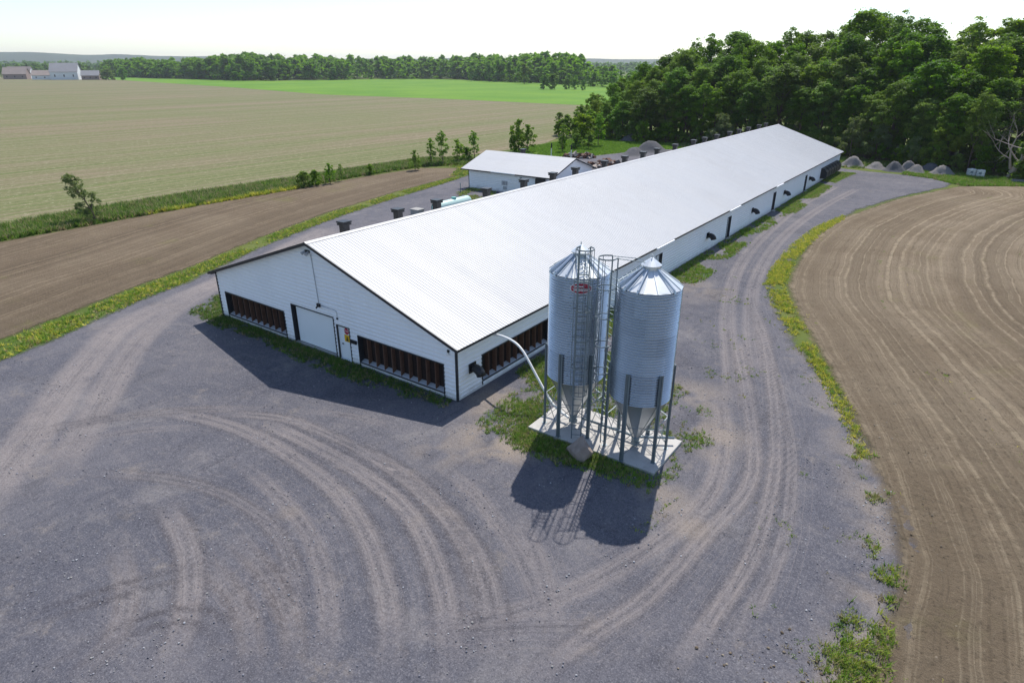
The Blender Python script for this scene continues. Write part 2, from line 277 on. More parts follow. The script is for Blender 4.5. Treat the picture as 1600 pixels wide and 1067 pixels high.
TR = dict(roadband=[(-36, 22), (-31, 11), (-27.8, 4.0), (-26.2, -1.2), (-24.4, -5.3), (-21.4, -7.9), (-18.7, -10.2), (-15.8, -12.4), (-12.1, -15.3), (-8.8, -18.0)], roadband2=[(-34.5, 22), (-29.6, 10), (-26.6, 2.0), (-23.5, -3.1), (-19.8, -6.8), (-16.3, -9.4), (-11.9, -12.6), (-9.0, -15.2)],
 A=[(-11.9, -9.6), (-8.5, -8.3), (-5.5, -7.9), (-2.1, -8.0), (1.5, -8.6), (4.3, -9.8), (6.5, -11.2), (7.8, -12.3), (8.8, -13.4)], B=[(-6.8, -7.0), (-3.1, -6.9), (-0.9, -6.9), (1.8, -7.2), (4.1, -7.7), (6.2, -8.8), (8.0, -10.1), (9.2, -11.3), (10.2, -12.4)],
 C=[(-1.9, -6.0), (0.8, -5.9), (3.6, -6.4), (6.0, -7.3), (7.7, -8.1), (9.2, -9.2), (10.4, -10.5), (11.1, -11.7)], A2=[(-4.5, -9.6), (-1.5, -9.9), (1.8, -10.6), (4.4, -11.9), (6.2, -13.3), (7.2, -14.6)], B2=[(-9.5, -8.3), (-6, -6.1), (-3.0, -5.9), (-.6, -5.9), (2.2, -6.3), (4.9, -7.0), (7.1, -8.0), (8.8, -9.3), (10, -10.5), (11, -11.6)], C2=[(2.5, -4.6), (5.0, -5.2), (7.2, -6.2), (8.9, -7.2), (10.4, -8.3), (11.4, -9.5), (12, -10.6)], F4=[(6.0, 29), (8.0, 22.5), (10.6, 16.8), (13.0, 10.8), (14.7, 6.0), (15.5, 3.0), (16.2, -1), (16.3, -4), (15.9, -7)], X1=[(-9, -14), (-6, -12.2), (-3, -11.2), (.5, -11.2), (3.4, -12.3), (5.2, -13.8)], D=[(7.1, -5.1), (9.1, -6.6), (10.5, -7.9), (11.7, -9.5), (12.5, -10.7)],
 E=[(-4.9, -12.8), (-1.4, -13.5), (0.6, -14.4), (2.2, -15.5), (3.0, -16.4), (3.6, -17.1)], E2=[(-3.5, -15.0), (-0.5, -15.9), (1.1, -16.9), (1.6, -18.2), (2.0, -18.6)],
 F=[(7, 25), (10.0, 18.5), (12.4, 11.4), (14.0, 6.2), (14.8, 3.0), (15.4, -1.0), (15.5, -3.6), (15.2, -6.6), (15.0, -8.8)], F2=[(8.5, 17.4), (11.8, 9.2), (13.7, 4.0), (14.3, 1.1), (13.8, -2.1), (13.4, -6.2), (12.7, -8.3), (12.0, -10.4), (11.7, -11.6)],
 F3=[(10.0, 9.7), (12.1, 4.8), (13.1, 0.7), (13.0, -1.8), (12.3, -4.8), (11.3, -7.4), (10.2, -9.5), (7.4, -12.2)], R1=[(2.9, 81.0), (1.8, 63.2), (2.6, 43.9), (4.1, 31.4), (6.5, 21.7), (9.5, 13.3), (11.9, 6.9)], R2=[(5.6, 79.8), (4.2, 62.5), (4.2, 45.1), (5.9, 30.6), (8.5, 20.2), (11.8, 11.0)],
 G=[(-0.6, -12.5), (2.7, -12.8), (5.1, -13.7), (6.8, -14.9)], G2=[(-0.6, -13.7), (2.5, -14.0), (4.3, -14.6), (5.7, -15.6)], H=[(-14.4, -15.0), (-13.6, -12.7), (-12.1, -10.5), (-10.2, -8.3), (-7.1, -6.1)], H2=[(-12.6, -15.6), (-11.9, -13.9), (-10.7, -11.1), (-7.8, -8.7)],
 K=[(-2.0, -19.0), (-1.4, -17.5), (-0.2, -15.1), (0.9, -13.4)], K2=[(1.0, -19.0), (0.9, -17.3), (1.5, -15.7), (2.7, -15.0), (3.9, -15.2), (5.1, -16.0)], S=[(6.9, -12.7), (9.0, -11.1), (12.0, -8.6), (14.5, -7.1)], S2=[(-6.3, -5.6), (-3.0, -3.9), (0.3, -3.7)])
TW = dict(roadband=(1.1, 1), roadband2=(.9, .8), A=(.38, 1), B=(.38, 1), C=(.38, 1), A2=(.34, .75), B2=(.3, .8), C2=(.34, .75), F4=(.24, .8), X1=(.3, .6), D=(.35, .8), E=(.42, 1), E2=(.38, .95), F=(.3, 1), F2=(.33, 1), F3=(.4, .85), R1=(.5, .8), R2=(.5, .75), G=(.42, .9), G2=(.4, .9), H=(.35, .7), H2=(.3, .6), K=(.2, 0), K2=(.2, 0), S=(.3, .4), S2=(.25, .5))
RUT = dict(K=(.18, 1), K2=(.16, 1), G=(.16, .9), C=(.1, .9), B=(.1, .9), A=(.1, .7), E=(.11, .9), B2=(.1, .6), H=(.15, .5), G2=(.14, .9), F2=(.1, .6), F=(.1, .6), X1=(.12, .6), E2=(.1, .7))
RO = dict(A=.46, B=.46, C=.46, E=.45, F=.36, F2=.38, B2=.34)
def lines(*segs):
    out = [segs[0][0]]
    for a, b, s in segs: n = max(1, int(round((b - a) / s))); out += list(a + (b - a) * np.arange(1, n + 1) / n)
    return np.array(out)
def sheet(name, P, xs, ys, z, m, pad=1.6, extra=None, zfun=None):
    X, Y = np.meshgrid(xs, ys, indexing='ij'); Q = np.c_[X.ravel(), Y.ravel()]; d = sdf(Q, P); keep = (d > -pad).reshape(X.shape)
    idx = np.arange(len(Q)).reshape(X.shape); c = keep[:-1, :-1] & keep[1:, :-1] & keep[1:, 1:] & keep[:-1, 1:]
    F = np.stack([idx[:-1, :-1][c], idx[1:, :-1][c], idx[1:, 1:][c], idx[:-1, 1:][c]], 1); u, inv = np.unique(F, return_inverse=True); F = inv.reshape(F.shape)
    Q = Q[u]; d = d[u]; at = {'edge': ('FLOAT', d)}; at.update({k: ('FLOAT', v) for k, v in (extra(Q) if extra else {}).items()})
    Z = np.full(len(Q), z) + (zfun(Q, d) if zfun else 0)
    o = link(name, np_mesh(name, np.c_[Q, Z], F, m, True, at)); return tag(o, kind='structure')
def flat(name, P, z, m):
    b = MB(); b.poly([(x, y, z) for x, y in P]); return tag(b.build(name, m), kind='structure')
b = MB(); R_ = 7000; b.poly([(-R_, -R_, -.02), (R_, -R_, -.02), (R_, R_, -.02), (-R_, R_, -.02)]); tag(b.build('ground', M_GROUND), kind='structure')
FRs0 = chaikin(FR, 2)
def gravel_attr(Q):
    tr = np.zeros(len(Q)); ru = np.zeros(len(Q)); tu = np.full(len(Q), 9.)
    for k, (wd, st) in TW.items():
        if st:
            d = dist_line(Q, chaikin(TR[k], 2)); core = np.exp(-(d / wd) ** 6)
            if k not in ('roadband', 'roadband2'): core *= .55 + .45 * np.minimum(1, d / (wd * .55)) ** 2
            ed = np.minimum(np.hypot(*(Q - TR[k][0]).T), np.hypot(*(Q - TR[k][-1]).T)); fade = np.clip(ed / 2.6, 0, 1) ** 1.3; tu = np.minimum(tu, d + 2 * (1 - fade)); tr = np.maximum(tr, st * core * fade * (.5 + .85 * fbm(Q, .22, 14, 3)))
    for k, (wd, st) in RUT.items(): ru = np.maximum(ru, st * np.exp(-((dist_line(Q, chaikin(TR[k], 2)) - RO.get(k, .28)) / wd) ** 2) * np.clip(np.minimum(np.hypot(*(Q - TR[k][0]).T), np.hypot(*(Q - TR[k][-1]).T)) / 3, 0, 1))
    n = fbm(Q, .9, 3, 4); sa = np.zeros(len(Q))
    for x, y, r, s in ((1.5, 1.4, 1.4, .7), (2.6, 3.4, 1.0, .5), (9.4, 7.6, 1.6, .5), (11.6, 4.6, 1.2, .6), (3.9, -1.5, 1.7, 1), (2.2, .2, 1.1, .7), (2.3, -3.6, 1.2, .45), (5.4, -7.6, .7, .4), (.4, -10.5, .4, .3), (3.1, 24, 2.2, .4), (11.6, -1.4, 1.0, .6), (12.2, 3.2, .8, .4), (13.2, -2.3, .6, .5), (2.5, 1.5, .8, .8)):
        sa = np.maximum(sa, s * np.clip(1.6 - np.hypot(Q[:, 0] - x, Q[:, 1] - y) / r, 0, 1) * np.clip((n - .38) * 5, 0, 1))
    fd = dist_line(Q, FRs0); sa = np.maximum(sa, .6 * np.clip(1.5 - fd / 1.4, 0, 1) * np.clip((n - .36) * 4, 0, 1) * (Q[:, 1] < 40))
    return dict(track=tr, rut=ru, sand=sa * .8, tu=tu)
sheet('gravel_yard', GRAVEL, lines((-48, -32, .5), (-32, -22, .3), (-22, -10, .2), (-10, 16, .14), (16, 21, .2)), lines((-42, -21, 1), (-21, -3, .14), (-3, 16, .2), (16, 45, .4), (45, 112, .8)), .012, M_GRAVEL, 1.8, gravel_attr, lambda Q, d: .025 * (fbm(Q, .35, 5) - .5) * np.clip(d, 0, 1))
FIELD = FR + [(17.2, 90.5), (25, 96), (45, 94), (80, 90), (100, 60), (100, -60)]
FRs = chaikin(FR, 3)
def field_u(Q): return {'u': dist_line(Q, FRs)}
def field_z(Q, d):
    u = dist_line(Q, FRs); one = np.c_[u, 0 * u + .5]
    return np.clip(d, 0, 1) * (.10 * (vnoise(one, 1.7, 1) - .5) + .06 * (vnoise(one, 4.2, 2) - .5) + .10 * (fbm(Q, 3.2, 4) - .5) + .10 * (fbm(Q, .5, 8) - .5)) + .05 * np.clip(d, 0, 1)
sheet('ploughed_field', FIELD, lines((5, 14, .3), (14, 36, .15), (36, 60, .5), (60, 102, 2)), lines((-62, -12, 2), (-12, 25, .15), (25, 60, .3), (60, 97, .5)), .016, M_PLOUGH, 1.2, field_u, field_z)
STRIP = VO + [(-47.2, 56), (-48.5, 60), (-52, 61.5), (-57, 58), (-57.8, 46), (-57.4, 34), (-57.2, 18), (-56.5, 7), (-56.2, -2), (-56, -40)]
VOs = chaikin(VO, 3)
sheet('tilled_strip', STRIP, lines((-58, -23, .35)), lines((-42, -12, 1), (-12, 63, .35)), .006, M_STRIP, 1.2, lambda Q: {'u': dist_line(Q, VOs)}, lambda Q, d: np.clip(d, 0, 1) * .06 * (fbm(Q, 2.2, 4) - .3))
flat('sprouting_field', [(-65.3, -160), (-64.6, 1), (-66, 11), (-66.6, 24), (-65.5, 38), (-65.8, 52), (-65.6, 64), (-60, 80), (-60, 100), (-66, 118), (-75, 140), (-112, 212), (-127, 236), (-212, 243), (-308, 240), (-487, 288), (-833, 362), (-1050, 400), (-1250, 300), (-1250, -160)], 0, M_BIG)
flat('green_field', [(-112, 212.6), (-127, 236.6), (-212, 243.6), (-308, 240.6), (-487, 288.6), (-833, 362.6), (-1050, 400.6), (-1040, 470), (-900, 430), (-640, 440), (-640, 660), (-450, 600), (-380, 640), (-200, 640), (-90, 380), (-80, 230)], .004, M_GREEN)
LAWN = [(-55, 80), (-52, 84), (-48, 84.5), (-42.6, 85), (-40.5, 92), (-38.5, 98), (-36.5, 105), (-30, 110), (-30, 125), (-60, 125), (-60, 90)]
flat('lawn', LAWN, .004, M_LAWN)
# far hills on the horizon
def hills():
    V = []; F = []; n = 160
    for i in range(n):
        a = math.radians(-8 + 100 * i / (n - 1)); q = np.array([[i * .13, 2.]]); h = 48 + 34 * fbm(q, 1, 2, 4)[0] + 30 * max(0, math.sin((a - .75) * 2.2)) ** 2
        for rr, hh in ((4700, -1), (5000, h * .6), (5300, h), (6000, h * .8), (6300, -1)): V.append((-math.sin(a) * rr + 18, math.cos(a) * rr - 21, hh))
    for i in range(n - 1):
        for k in range(4): a = i * 5 + k; F.append((a, a + 1, a + 6, a + 5))
    tag(link('hills', np_mesh('hills', V, F, M_HILL, True)), kind='structure')
hills()

# ------------------------------------------------------------------ grass, weeds, stones (stuff)
def blades(name, pts, h, spread, k, pal, wd=.02, m=None, kind='stuff'):
    n = len(pts); base = np.repeat(pts, k, 0); N = len(base); ang = rng.random(N) * 2 * PI; rad = rng.random(N) * spread
    bx = base[:, 0] + np.cos(ang) * rad; by = base[:, 1] + np.sin(ang) * rad; hh = np.repeat(h * (.6 + .8 * rng.random(n)), k) * (.55 + .6 * rng.random(N)); a2 = rng.random(N) * 2 * PI; lean = hh * (.35 + .8 * rng.random(N))
    dx, dy = np.cos(a2), np.sin(a2); z0 = np.full(N, .0); w_ = wd * (.6 + .8 * rng.random(N))
    V = np.stack([np.c_[bx - dy * w_, by + dx * w_, z0], np.c_[bx + dy * w_, by - dx * w_, z0], np.c_[bx + dx * lean, by + dy * lean, hh]], 1).reshape(-1, 3); F = np.arange(3 * N).reshape(-1, 3)
    pal = np.asarray(pal, float); c = np.repeat(pal[rng.integers(0, len(pal), n)], k, 0) * (.95 + .5 * rng.random((N, 1))); c = np.clip(c, 0, 1); C = np.c_[np.repeat(c, 3, 0), np.ones(3 * N)]
    return tag(link(name, np_mesh(name, V, F, m or M_BLADE, False, {'col': ('FLOAT_COLOR', C)})), kind=kind)
M_BLADE = mat_blades('grass_blades')
def scatter(P, dens, nscale=.6, lo=.35, hi=.6, o=0, avoid=()):
    P = np.asarray(P, float); a, b_ = P.min(0), P.max(0); n = int(dens * np.prod(b_ - a)); Q = a + rng.random((n, 2)) * (b_ - a); d = sdf(Q, P)
    pr = np.clip((fbm(Q, nscale, o, 4) - lo) / (hi - lo), 0, 1) * np.clip((d + .15) / .5, 0, 1); k = rng.random(n) < pr
    for A in avoid: k &= ~inside(Q, A)
    return Q[k]
def band(A, B): return list(A) + list(B)[::-1]
def offset(P, o):
    P = chaikin(P, 1); t = np.gradient(P, axis=0); t /= np.linalg.norm(t, axis=1)[:, None]; return P + np.c_[t[:, 1], -t[:, 0]] * o
PAD = [(4.38, -.1), (10.72, -.1), (10.72, 2.95), (4.38, 2.95)]; BARN = [(-20.9, 0), (0, 0), (0, 96), (-20.9, 96)]
GDK = [(.07, .14, .02), (.09, .17, .025), (.12, .19, .035), (.055, .11, .018)]; GMD = [(.30, .25, .13), (.14, .24, .03), (.19, .29, .04), (.11, .20, .025), (.24, .30, .06), (.28, .27, .10)]
GYL = [(.46, .44, .06), (.58, .52, .09), (.34, .38, .05), (.22, .30, .04)]; GBR = [(.12, .24, .02), (.16, .29, .025), (.20, .30, .04), (.10, .19, .02)]
g1 = [(-24.9, 1.6), (-23.4, -1.2), (-19.6, -1.6), (-15.4, -1.2), (-10, -1.8), (-5.6, -1.7), (-2.1, -1.2), (-.3, -.5), (-.3, -.06), (-20.9, -.06), (-21.1, 5), (-25, 4.4)]
blades('grass', np.vstack([scatter(g1, 110, .7, .30, .5, 2), scatter([(-21, -1), (0, -1), (0, -.06), (-21, -.06)], 70, .5, .2, .4, 6)]), .15, .10, 7, GDK + GMD[:2], .018)
g2 = [(2.3, -.8), (4.2, -1.7), (6.4, -1.95), (9.4, -1.0), (10.7, -.6), (10.72, 2.9), (8.6, 4.6), (6.8, 6.4), (5, 9.0), (3.4, 10), (2, 13), (.3, 15), (.25, 5), (2.6, 1.6), (2.4, .4)]
blades('grass', scatter(g2, 120, .55, .36, .54, 11, (PAD, BARN)), .16, .10, 7, GMD + GDK[1:3], .018)
blades('grass', np.vstack([scatter([(1.2, 6), (3.4, 5), (4.5, -.9), (3, -1.6), (2, -1)], 90, .5, .3, .45, 5, (PAD,)), scatter([(4.2, -.1), (10.9, -.1), (11.2, -1.2), (7, -1.6), (4, -1.2)], 110, .5, .18, .36, 5, (PAD,)), scatter([(10.72, -.9), (11.5, .0), (11.6, 2.6), (10.72, 3.2)], 80, .8, .32, .5, 7, (PAD,)), scatter([(11.2, 2), (11.9, 3.5), (10.8, 6.4), (8.5, 8.5), (5, 6.0), (4.4, 2.95), (10.72, 2.95)], 60, .9, .40, .56, 8, (PAD,))]), .13, .1, 7, GMD + GBR[:2], .018)
g3 = [(.08, 10), (2.2, 10), (3.0, 28), (2.2, 45), (2.6, 60), (2.2, 85), (3.0, 95), (.08, 95)]
blades('grass', scatter(g3, 55, .28, .36, .50, 21), .16, .16, 7, GMD + GBR[:3], .03)
blades('verge_grass', scatter(band(offset(EL[1:], -.1), offset(VO[1:], .5)), 60, .4, .26, .48, 31), .17, .14, 7, GMD + GYL[:3] + GBR[:2], .025)
vr = [(17.5, 6.0), (15.9, 10), (14.1, 14.0), (11.3, 19.2), (9.0, 24), (7.2, 28.6), (6.2, 34), (6.2, 41), (6.9, 43), (7.3, 38), (8.0, 31.5), (9.3, 27), (11.0, 23.0), (14.0, 16.2), (16.4, 10.8), (17.8, 7)]
blades('verge_grass', scatter(vr, 70, .45, .34, .50, 41), .16, .13, 7, GYL + GMD[:3] + GYL[:3], .022)
blades('verge_grass', scatter([(6.1, 36), (5.8, 44), (6.2, 53), (7.4, 60), (7.8, 57), (7.2, 49), (7.4, 38), (8.4, 30), (7.3, 28)], 70, .3, .36, .5, 43), .16, .13, 7, GYL, .022)
vn = [(17.6, -9.5), (18.2, -5.5), (18.9, -1), (18, 4), (17, 7), (18.2, 7), (19.2, 3), (19.9, 0), (20.0, -5), (19.6, -10)]
blades('weeds', scatter(vn, 90, .95, .44, .58, 52), .16, .14, 9, GYL[2:] + GMD, .02)
blades('weeds', np.vstack([scatter([(14.6, -10), (16.2, -8.6), (17.6, -8.6), (18.5, -10.5), (16, -12)], 70, 1.4, .5, .64, 53), scatter([(17.9, -6.4), (19.6, -6.4), (19.7, -2.6), (18.9, -2.2)], 75, 1.6, .52, .66, 54)]), .13, .13, 9, GMD + GYL[2:], .018)
blades('weeds', scatter([(9, -6), (22, -6), (19, 8), (11, 24), (4, 30), (3, 20), (10, 8), (12, 0)], 14, .8, .62, .74, 55, (FIELD,)), .09, .1, 7, GYL[2:] + GMD, .018)
blades('weeds', scatter(FIELD, 5, .25, .66, .8, 57)[:9000], .08, .12, 5, GYL[1:], .02)
blades('ditch_grass', scatter([(-65, -12), (-64, 1), (-65.2, 11), (-65.8, 24), (-64.7, 38), (-65, 52), (-64.4, 66), (-57, 72), (-52, 66), (-58, 60), (-58.6, 46), (-57.8, 33), (-57.6, 18), (-56.9, 7), (-56.6, -3), (-56, -14)], 26, .25, .12, .3, 61), .48, .3, 9, GDK + GMD[:1] + GMD[:3] + [(.05, .10, .015)], .05)
blades('ditch_grass', scatter([(-57.9, 13), (-57.8, 22), (-58.0, 34), (-57.2, 34), (-57.0, 22), (-57, 13)], 30, .3, .25, .5, 63), .45, .25, 9, GYL, .05)
blades('lawn_grass', scatter(LAWN, 22, .3, .1, .3, 71), .16, .22, 7, GBR, .045)
blades('lawn_grass', scatter([(-45.5, 56.5), (-47.2, 54), (-52, 62), (-58, 62), (-57, 72), (-50, 76), (-39, 66), (-39, 59)], 22, .3, .3, .5, 72), .2, .22, 7, GMD + GBR[:2] + GYL[:1], .045)
blades('lawn_grass', scatter([(9, 98), (13, 96), (16, 92.6), (17.5, 91), (25, 96.5), (34, 97), (50, 96), (55, 104), (25, 104), (17, 104), (9, 103)], 30, .3, .15, .35, 73), .28, .24, 7, GBR + GMD[:2], .05)
blades('lawn_grass', scatter([(-30, 108), (-12, 106), (0, 101), (8, 101), (20, 104), (10, 112), (-10, 118), (-40, 122)], 16, .3, .3, .5, 75), .35, .3, 7, GDK + GMD[:2], .05)
blades('lawn_grass', scatter([(-30, 48.2), (-38.4, 48.2), (-37.5, 44), (-34, 40), (-31, 34), (-29, 34), (-28, 48)], 30, .4, .38, .55, 76), .18, .2, 7, GMD, .04)

def stones(name, pts, r0, r1, m, pal):
    t = (1 + 5 ** .5) / 2; iv = np.array([(-1, t, 0), (1, t, 0), (-1, -t, 0), (1, -t, 0), (0, -1, t), (0, 1, t), (0, -1, -t), (0, 1, -t), (t, 0, -1), (t, 0, 1), (-t, 0, -1), (-t, 0, 1)]) / 1.9
    fi = np.array([(0, 11, 5), (0, 5, 1), (0, 1, 7), (0, 7, 10), (0, 10, 11), (1, 5, 9), (5, 11, 4), (11, 10, 2), (10, 7, 6), (7, 1, 8), (3, 9, 4), (3, 4, 2), (3, 2, 6), (3, 6, 8), (3, 8, 9), (4, 9, 5), (2, 4, 11), (6, 2, 10), (8, 6, 7), (9, 8, 1)])
    n = len(pts); r = r0 + (r1 - r0) * rng.random(n) ** 3; V = iv[None] * (.7 + .6 * rng.random((n, 12, 1))) * r[:, None, None] * np.array([1, 1, .65]); a = rng.random(n) * 6.28; c, s = np.cos(a)[:, None], np.sin(a)[:, None]
    V = np.stack([V[..., 0] * c - V[..., 1] * s + pts[:, :1], V[..., 0] * s + V[..., 1] * c + pts[:, 1:2], V[..., 2] + r[:, None] * .3 + .02], 2); F = fi[None] + 12 * np.arange(n)[:, None, None]
    pal = np.asarray(pal); C = np.repeat(pal[rng.integers(0, len(pal), n)] * (.8 + .4 * rng.random((n, 1))), 12, 0); C = np.c_[C, np.ones(len(C))]
    return tag(link(name, np_mesh(name, V.reshape(-1, 3), F.reshape(-1, 3), m, False, {'col': ('FLOAT_COLOR', C)})), kind='stuff')
m_ = Mat('loose_stone', .9, .2); m_.color(m_.attr('col', True)); M_STONE = m_.m
yard = [(-24, -12), (9, -22), (19, -6), (18, 5), (12, 18), (5, 40), (1, 40), (1, -1), (-21, -1)]
stones('gravel_stones', np.vstack([scatter(yard, 20, .8, .42, .7, 81, (PAD,)), scatter([(17.6, -4), (19.4, 0), (19.5, 3), (18.6, 6), (17.6, 6), (18.4, 2), (18, -3)], 60, .8, .3, .5, 82)]), .008, .038, M_STONE, [(.24, .24, .27), (.36, .36, .38), (.17, .17, .2), (.12, .12, .14), (.28, .27, .26)])
stones('soil_clods', scatter([(14, -9), (36, -9), (36, 25), (11, 25), (14.5, 16.6), (16.8, 10.8), (19, 6), (20.2, 0)], 16, .7, .35, .65, 83), .012, .055, M_STONE, [(.16, .125, .09), (.21, .17, .125), (.11, .085, .06), (.26, .22, .17)])

# ------------------------------------------------------------------ barn
W = 20.871; L = 95.816; HE = 3.066; HR = 6.7185; OV = .373; SL = (HR - HE) / (W / 2 + OV)
def roofz(x): return HR - SL * abs(x + W / 2)            # height of the roof surface over x
barn = empty('barn', (-W / 2, L / 2, 0), 'very long low white barn with a ribbed white gable roof and charcoal trim', 'barn')
BI = Matrix.Translation((W / 2, -L / 2, 0))
def part(b, name, m, smooth=False, parent=None):
    o = b.build(name, m, None, smooth); o.parent = parent or barn
    if not parent: o.matrix_parent_inverse = BI
    return o
PITCH = .229
RIB = ((0, 0, .56, 0), (.56, 0, .64, .03), (.64, .03, .86, .03), (.86, .03, 1, 0))
def siding(b, u0, u1, z0, z1f, place, umid=None, slope=0):
    """horizontally ribbed sheet between u0..u1 from z0 up to z1f(u); place(u, off, z) -> point"""
    zt = max(z1f(u0), z1f(u1), z1f(umid) if umid is not None and u0 < umid < u1 else -1)
    def clip(pts, f):
        out = []
        for i in range(len(pts)):
            p, q = pts[i], pts[(i + 1) % len(pts)]; fp, fq = f(p), f(q)
            if fp >= 0: out.append(p)
            if (fp >= 0) != (fq >= 0): t = fp / (fp - fq); out.append((p[0] + t * (q[0] - p[0]), p[1] + t * (q[1] - p[1])))
        return out
    for k in range(int(math.floor(z0 / PITCH + 1e-6)), int(zt / PITCH) + 1):
        for f0, o0, f1, o1 in RIB:
            sa, sb = (k + f0) * PITCH, (k + f1) * PITCH; za = max(z0, sa)
            if za >= sb - 1e-6: continue
            pts = [(u0, za), (u1, za), (u1, sb), (u0, sb)]
            if slope:
                pts = clip(pts, lambda p: HR - .16 - SL * (p[0] - umid) - p[1])
                if pts: pts = clip(pts, lambda p: HR - .16 + SL * (p[0] - umid) - p[1])
            else: pts = clip(pts, lambda p: z1f(u0) - p[1])
            if len(pts) < 3: continue
            b.poly([place(u, o0 + (o1 - o0) * (z - sa) / (sb - sa), z) for u, z in pts])
fr = lambda u, o, z: (u, -o, z)
ztop = lambda u: HR - .16 - SL * abs(u + W / 2)
OPF = [(-20.1, -13.85, .26, 1.8), (-12.96, -9.17, .08, 2.47), (-8.9, -7.88, 0, 2.1), (-7.15, -.87, .26, 1.84)]
b = MB(); cur = -W
for x0, x1, z0, z1 in OPF:
    siding(b, cur, x0, .02, ztop, fr, -W / 2, 1); siding(b, x0, x1, z1, ztop, fr, -W / 2, 1)
    if z0 > .05: siding(b, x0, x1, .02, lambda u: z0, fr)
    cur = x1
siding(b, cur, 0, .02, ztop, fr, -W / 2, 1); part(b, 'gable_wall', M_WALL)
sd = lambda u, o, z: (o, u, z)
OPS = [(2.03, 8.42, .39, 1.85), (23.82, 24.95, .05, 2.15), (40.75, 41.72, .05, 2.12), (56.95, 57.95, .05, 2.12), (72.5, 73.5, .05, 2.12)]
HW = HE - .02
b = MB(); cur = 0
for y0, y1, z0, z1 in OPS:
    siding(b, cur, y0, .02, lambda u: HW, sd); siding(b, y0, y1, z1, lambda u: HW, sd)
    if z0 > .1: siding(b, y0, y1, .02, lambda u: z0, sd)
    cur = y1
siding(b, cur, L, .02, lambda u: HW, sd); part(b, 'side_wall', M_WALL)
b = MB(); siding(b, 0, L, .02, lambda u: HW, lambda u, o, z: (-W - o, u, z)); part(b, 'side_wall', M_WALL)
b = MB(); siding(b, -W, 0, .02, ztop, lambda u, o, z: (u, L + o, z), -W / 2, 1); part(b, 'gable_wall', M_WALL)
b = MB(); b.box((-W + .02, .32, 0.0), (-.02, L - .02, .02)); part(b, 'floor', M_DARK)
# roof: two ribbed slopes, each rib real
def slope(side):
    rib = .229; y0, y1 = -OV, L + OV; n = int((y1 - y0) / rib); ys = []; zs = []
    for i in range(n):
        a = y0 + (y1 - y0) * i / n; s = (y1 - y0) / n
        for f, h in ((0, 0), (.36, 0), (.43, .017), (.57, .017), (.64, 0)): ys.append(a + f * s); zs.append(h)
    ys.append(y1); zs.append(0); ys = np.array(ys); zs = np.array(zs); xe = W / 2 + OV; V = []; cuts = [0, .42, 1]
    for t in cuts:
        lap = 0 if t == 0 else .004
        V.append(np.c_[np.full(len(ys), -W / 2 + side * xe * t), ys, HR - SL * xe * t + zs + (.004 if t == .42 else 0)])
    m = len(ys); V = np.vstack(V); F = []
    for k in range(len(cuts) - 1):
        a = np.arange(m - 1) + k * m; F.append(np.c_[a, a + 1, a + 1 + m, a + m] if side < 0 else np.c_[a, a + m, a + m + 1, a + 1])
    me = np_mesh('roof', V, np.vstack(F), M_ROOF); o = link('roof', me); o.parent = barn; o.matrix_parent_inverse = BI; return o
roof_r = slope(1); roof_l = slope(-1)
def sub(b, name, m, par, smooth=False):
    o = b.build(name, m, None, smooth); o.parent = par; return o
b = MB(); q = .2
b.poly([(-W / 2 + q, -OV - .01, HR - SL * q + .03), (-W / 2 + q, L + OV + .01, HR - SL * q + .03), (-W / 2, L + OV + .01, HR + .045), (-W / 2, -OV - .01, HR + .045)])
b.poly([(-W / 2, -OV - .01, HR + .045), (-W / 2, L + OV + .01, HR + .045), (-W / 2 - q, L + OV + .01, HR - SL * q + .03), (-W / 2 - q, -OV - .01, HR - SL * q + .03)])
sub(b, 'ridge_cap', M_ROOF, roof_r)
# soffit under overhang + fascia
b = MB(); xe = W / 2 + OV; c = -W / 2
for s in (1, -1):
    for ya, yb in ((-OV - .012, -OV + .03), (L + OV - .03, L + OV + .012)):
        P = [(c + s * xe, HE + .02), (c, HR + .02), (c, HR - .15), (c + s * xe, HE - .15)]
        n = len(b.v); b.v += [(x, ya, z) for x, z in P] + [(x, yb, z) for x, z in P]
        b.f += [tuple(n + i for i in f) for f in ((0, 1, 2, 3), (7, 6, 5, 4), (0, 4, 5, 1), (2, 6, 7, 3), (3, 7, 4, 0))]
    b.box((c + s * (xe - .02), -OV + .032, HE - .13), (c + s * (xe + .012), L + OV - .032, HE - .002))
part(b, 'fascia', M_TRIM)
b = MB()
for s in (1, -1):
    b.poly([(c + s * (W / 2), -OV + .04, HE - .10), (c + s * (xe - .03), -OV + .04, HE - .10), (c + s * (xe - .03), L + OV - .04, HE - .10), (c + s * W / 2, L + OV - .04, HE - .10)])
    b.poly([(c, -OV + .032, HR - .14), (c, -.002, HR - .14), (c + s * W / 2, -.002, HE - .02), (c + s * W / 2, -OV + .032, HE - .02)])
part(b, 'soffit', M_SILL)
for x, y in ((0, 0), (-W, 0), (0, L), (-W, L)):
    b = MB(); sx = 1 if x == 0 else -1; sy = -1 if y == 0 else 1
    b.box((x + sx * .05, y + sy * .05, 0.02), (x - sx * .055, y + sy * .004, HW)); b.box((x + sx * .05, y + sy * .0035, .02), (x + sx * .004, y - sy * .055, HW)); part(b, 'corner_trim', M_TRIM)
for y0, y1 in ((22.84, 26.17), (39.7, 42.94), (56.0, 59.0)):
    b = MB(); b.box((OV + .016, y0, HE - .14), (OV + .13, y1, HE - .015)); part(b, 'gutter', M_WALL)
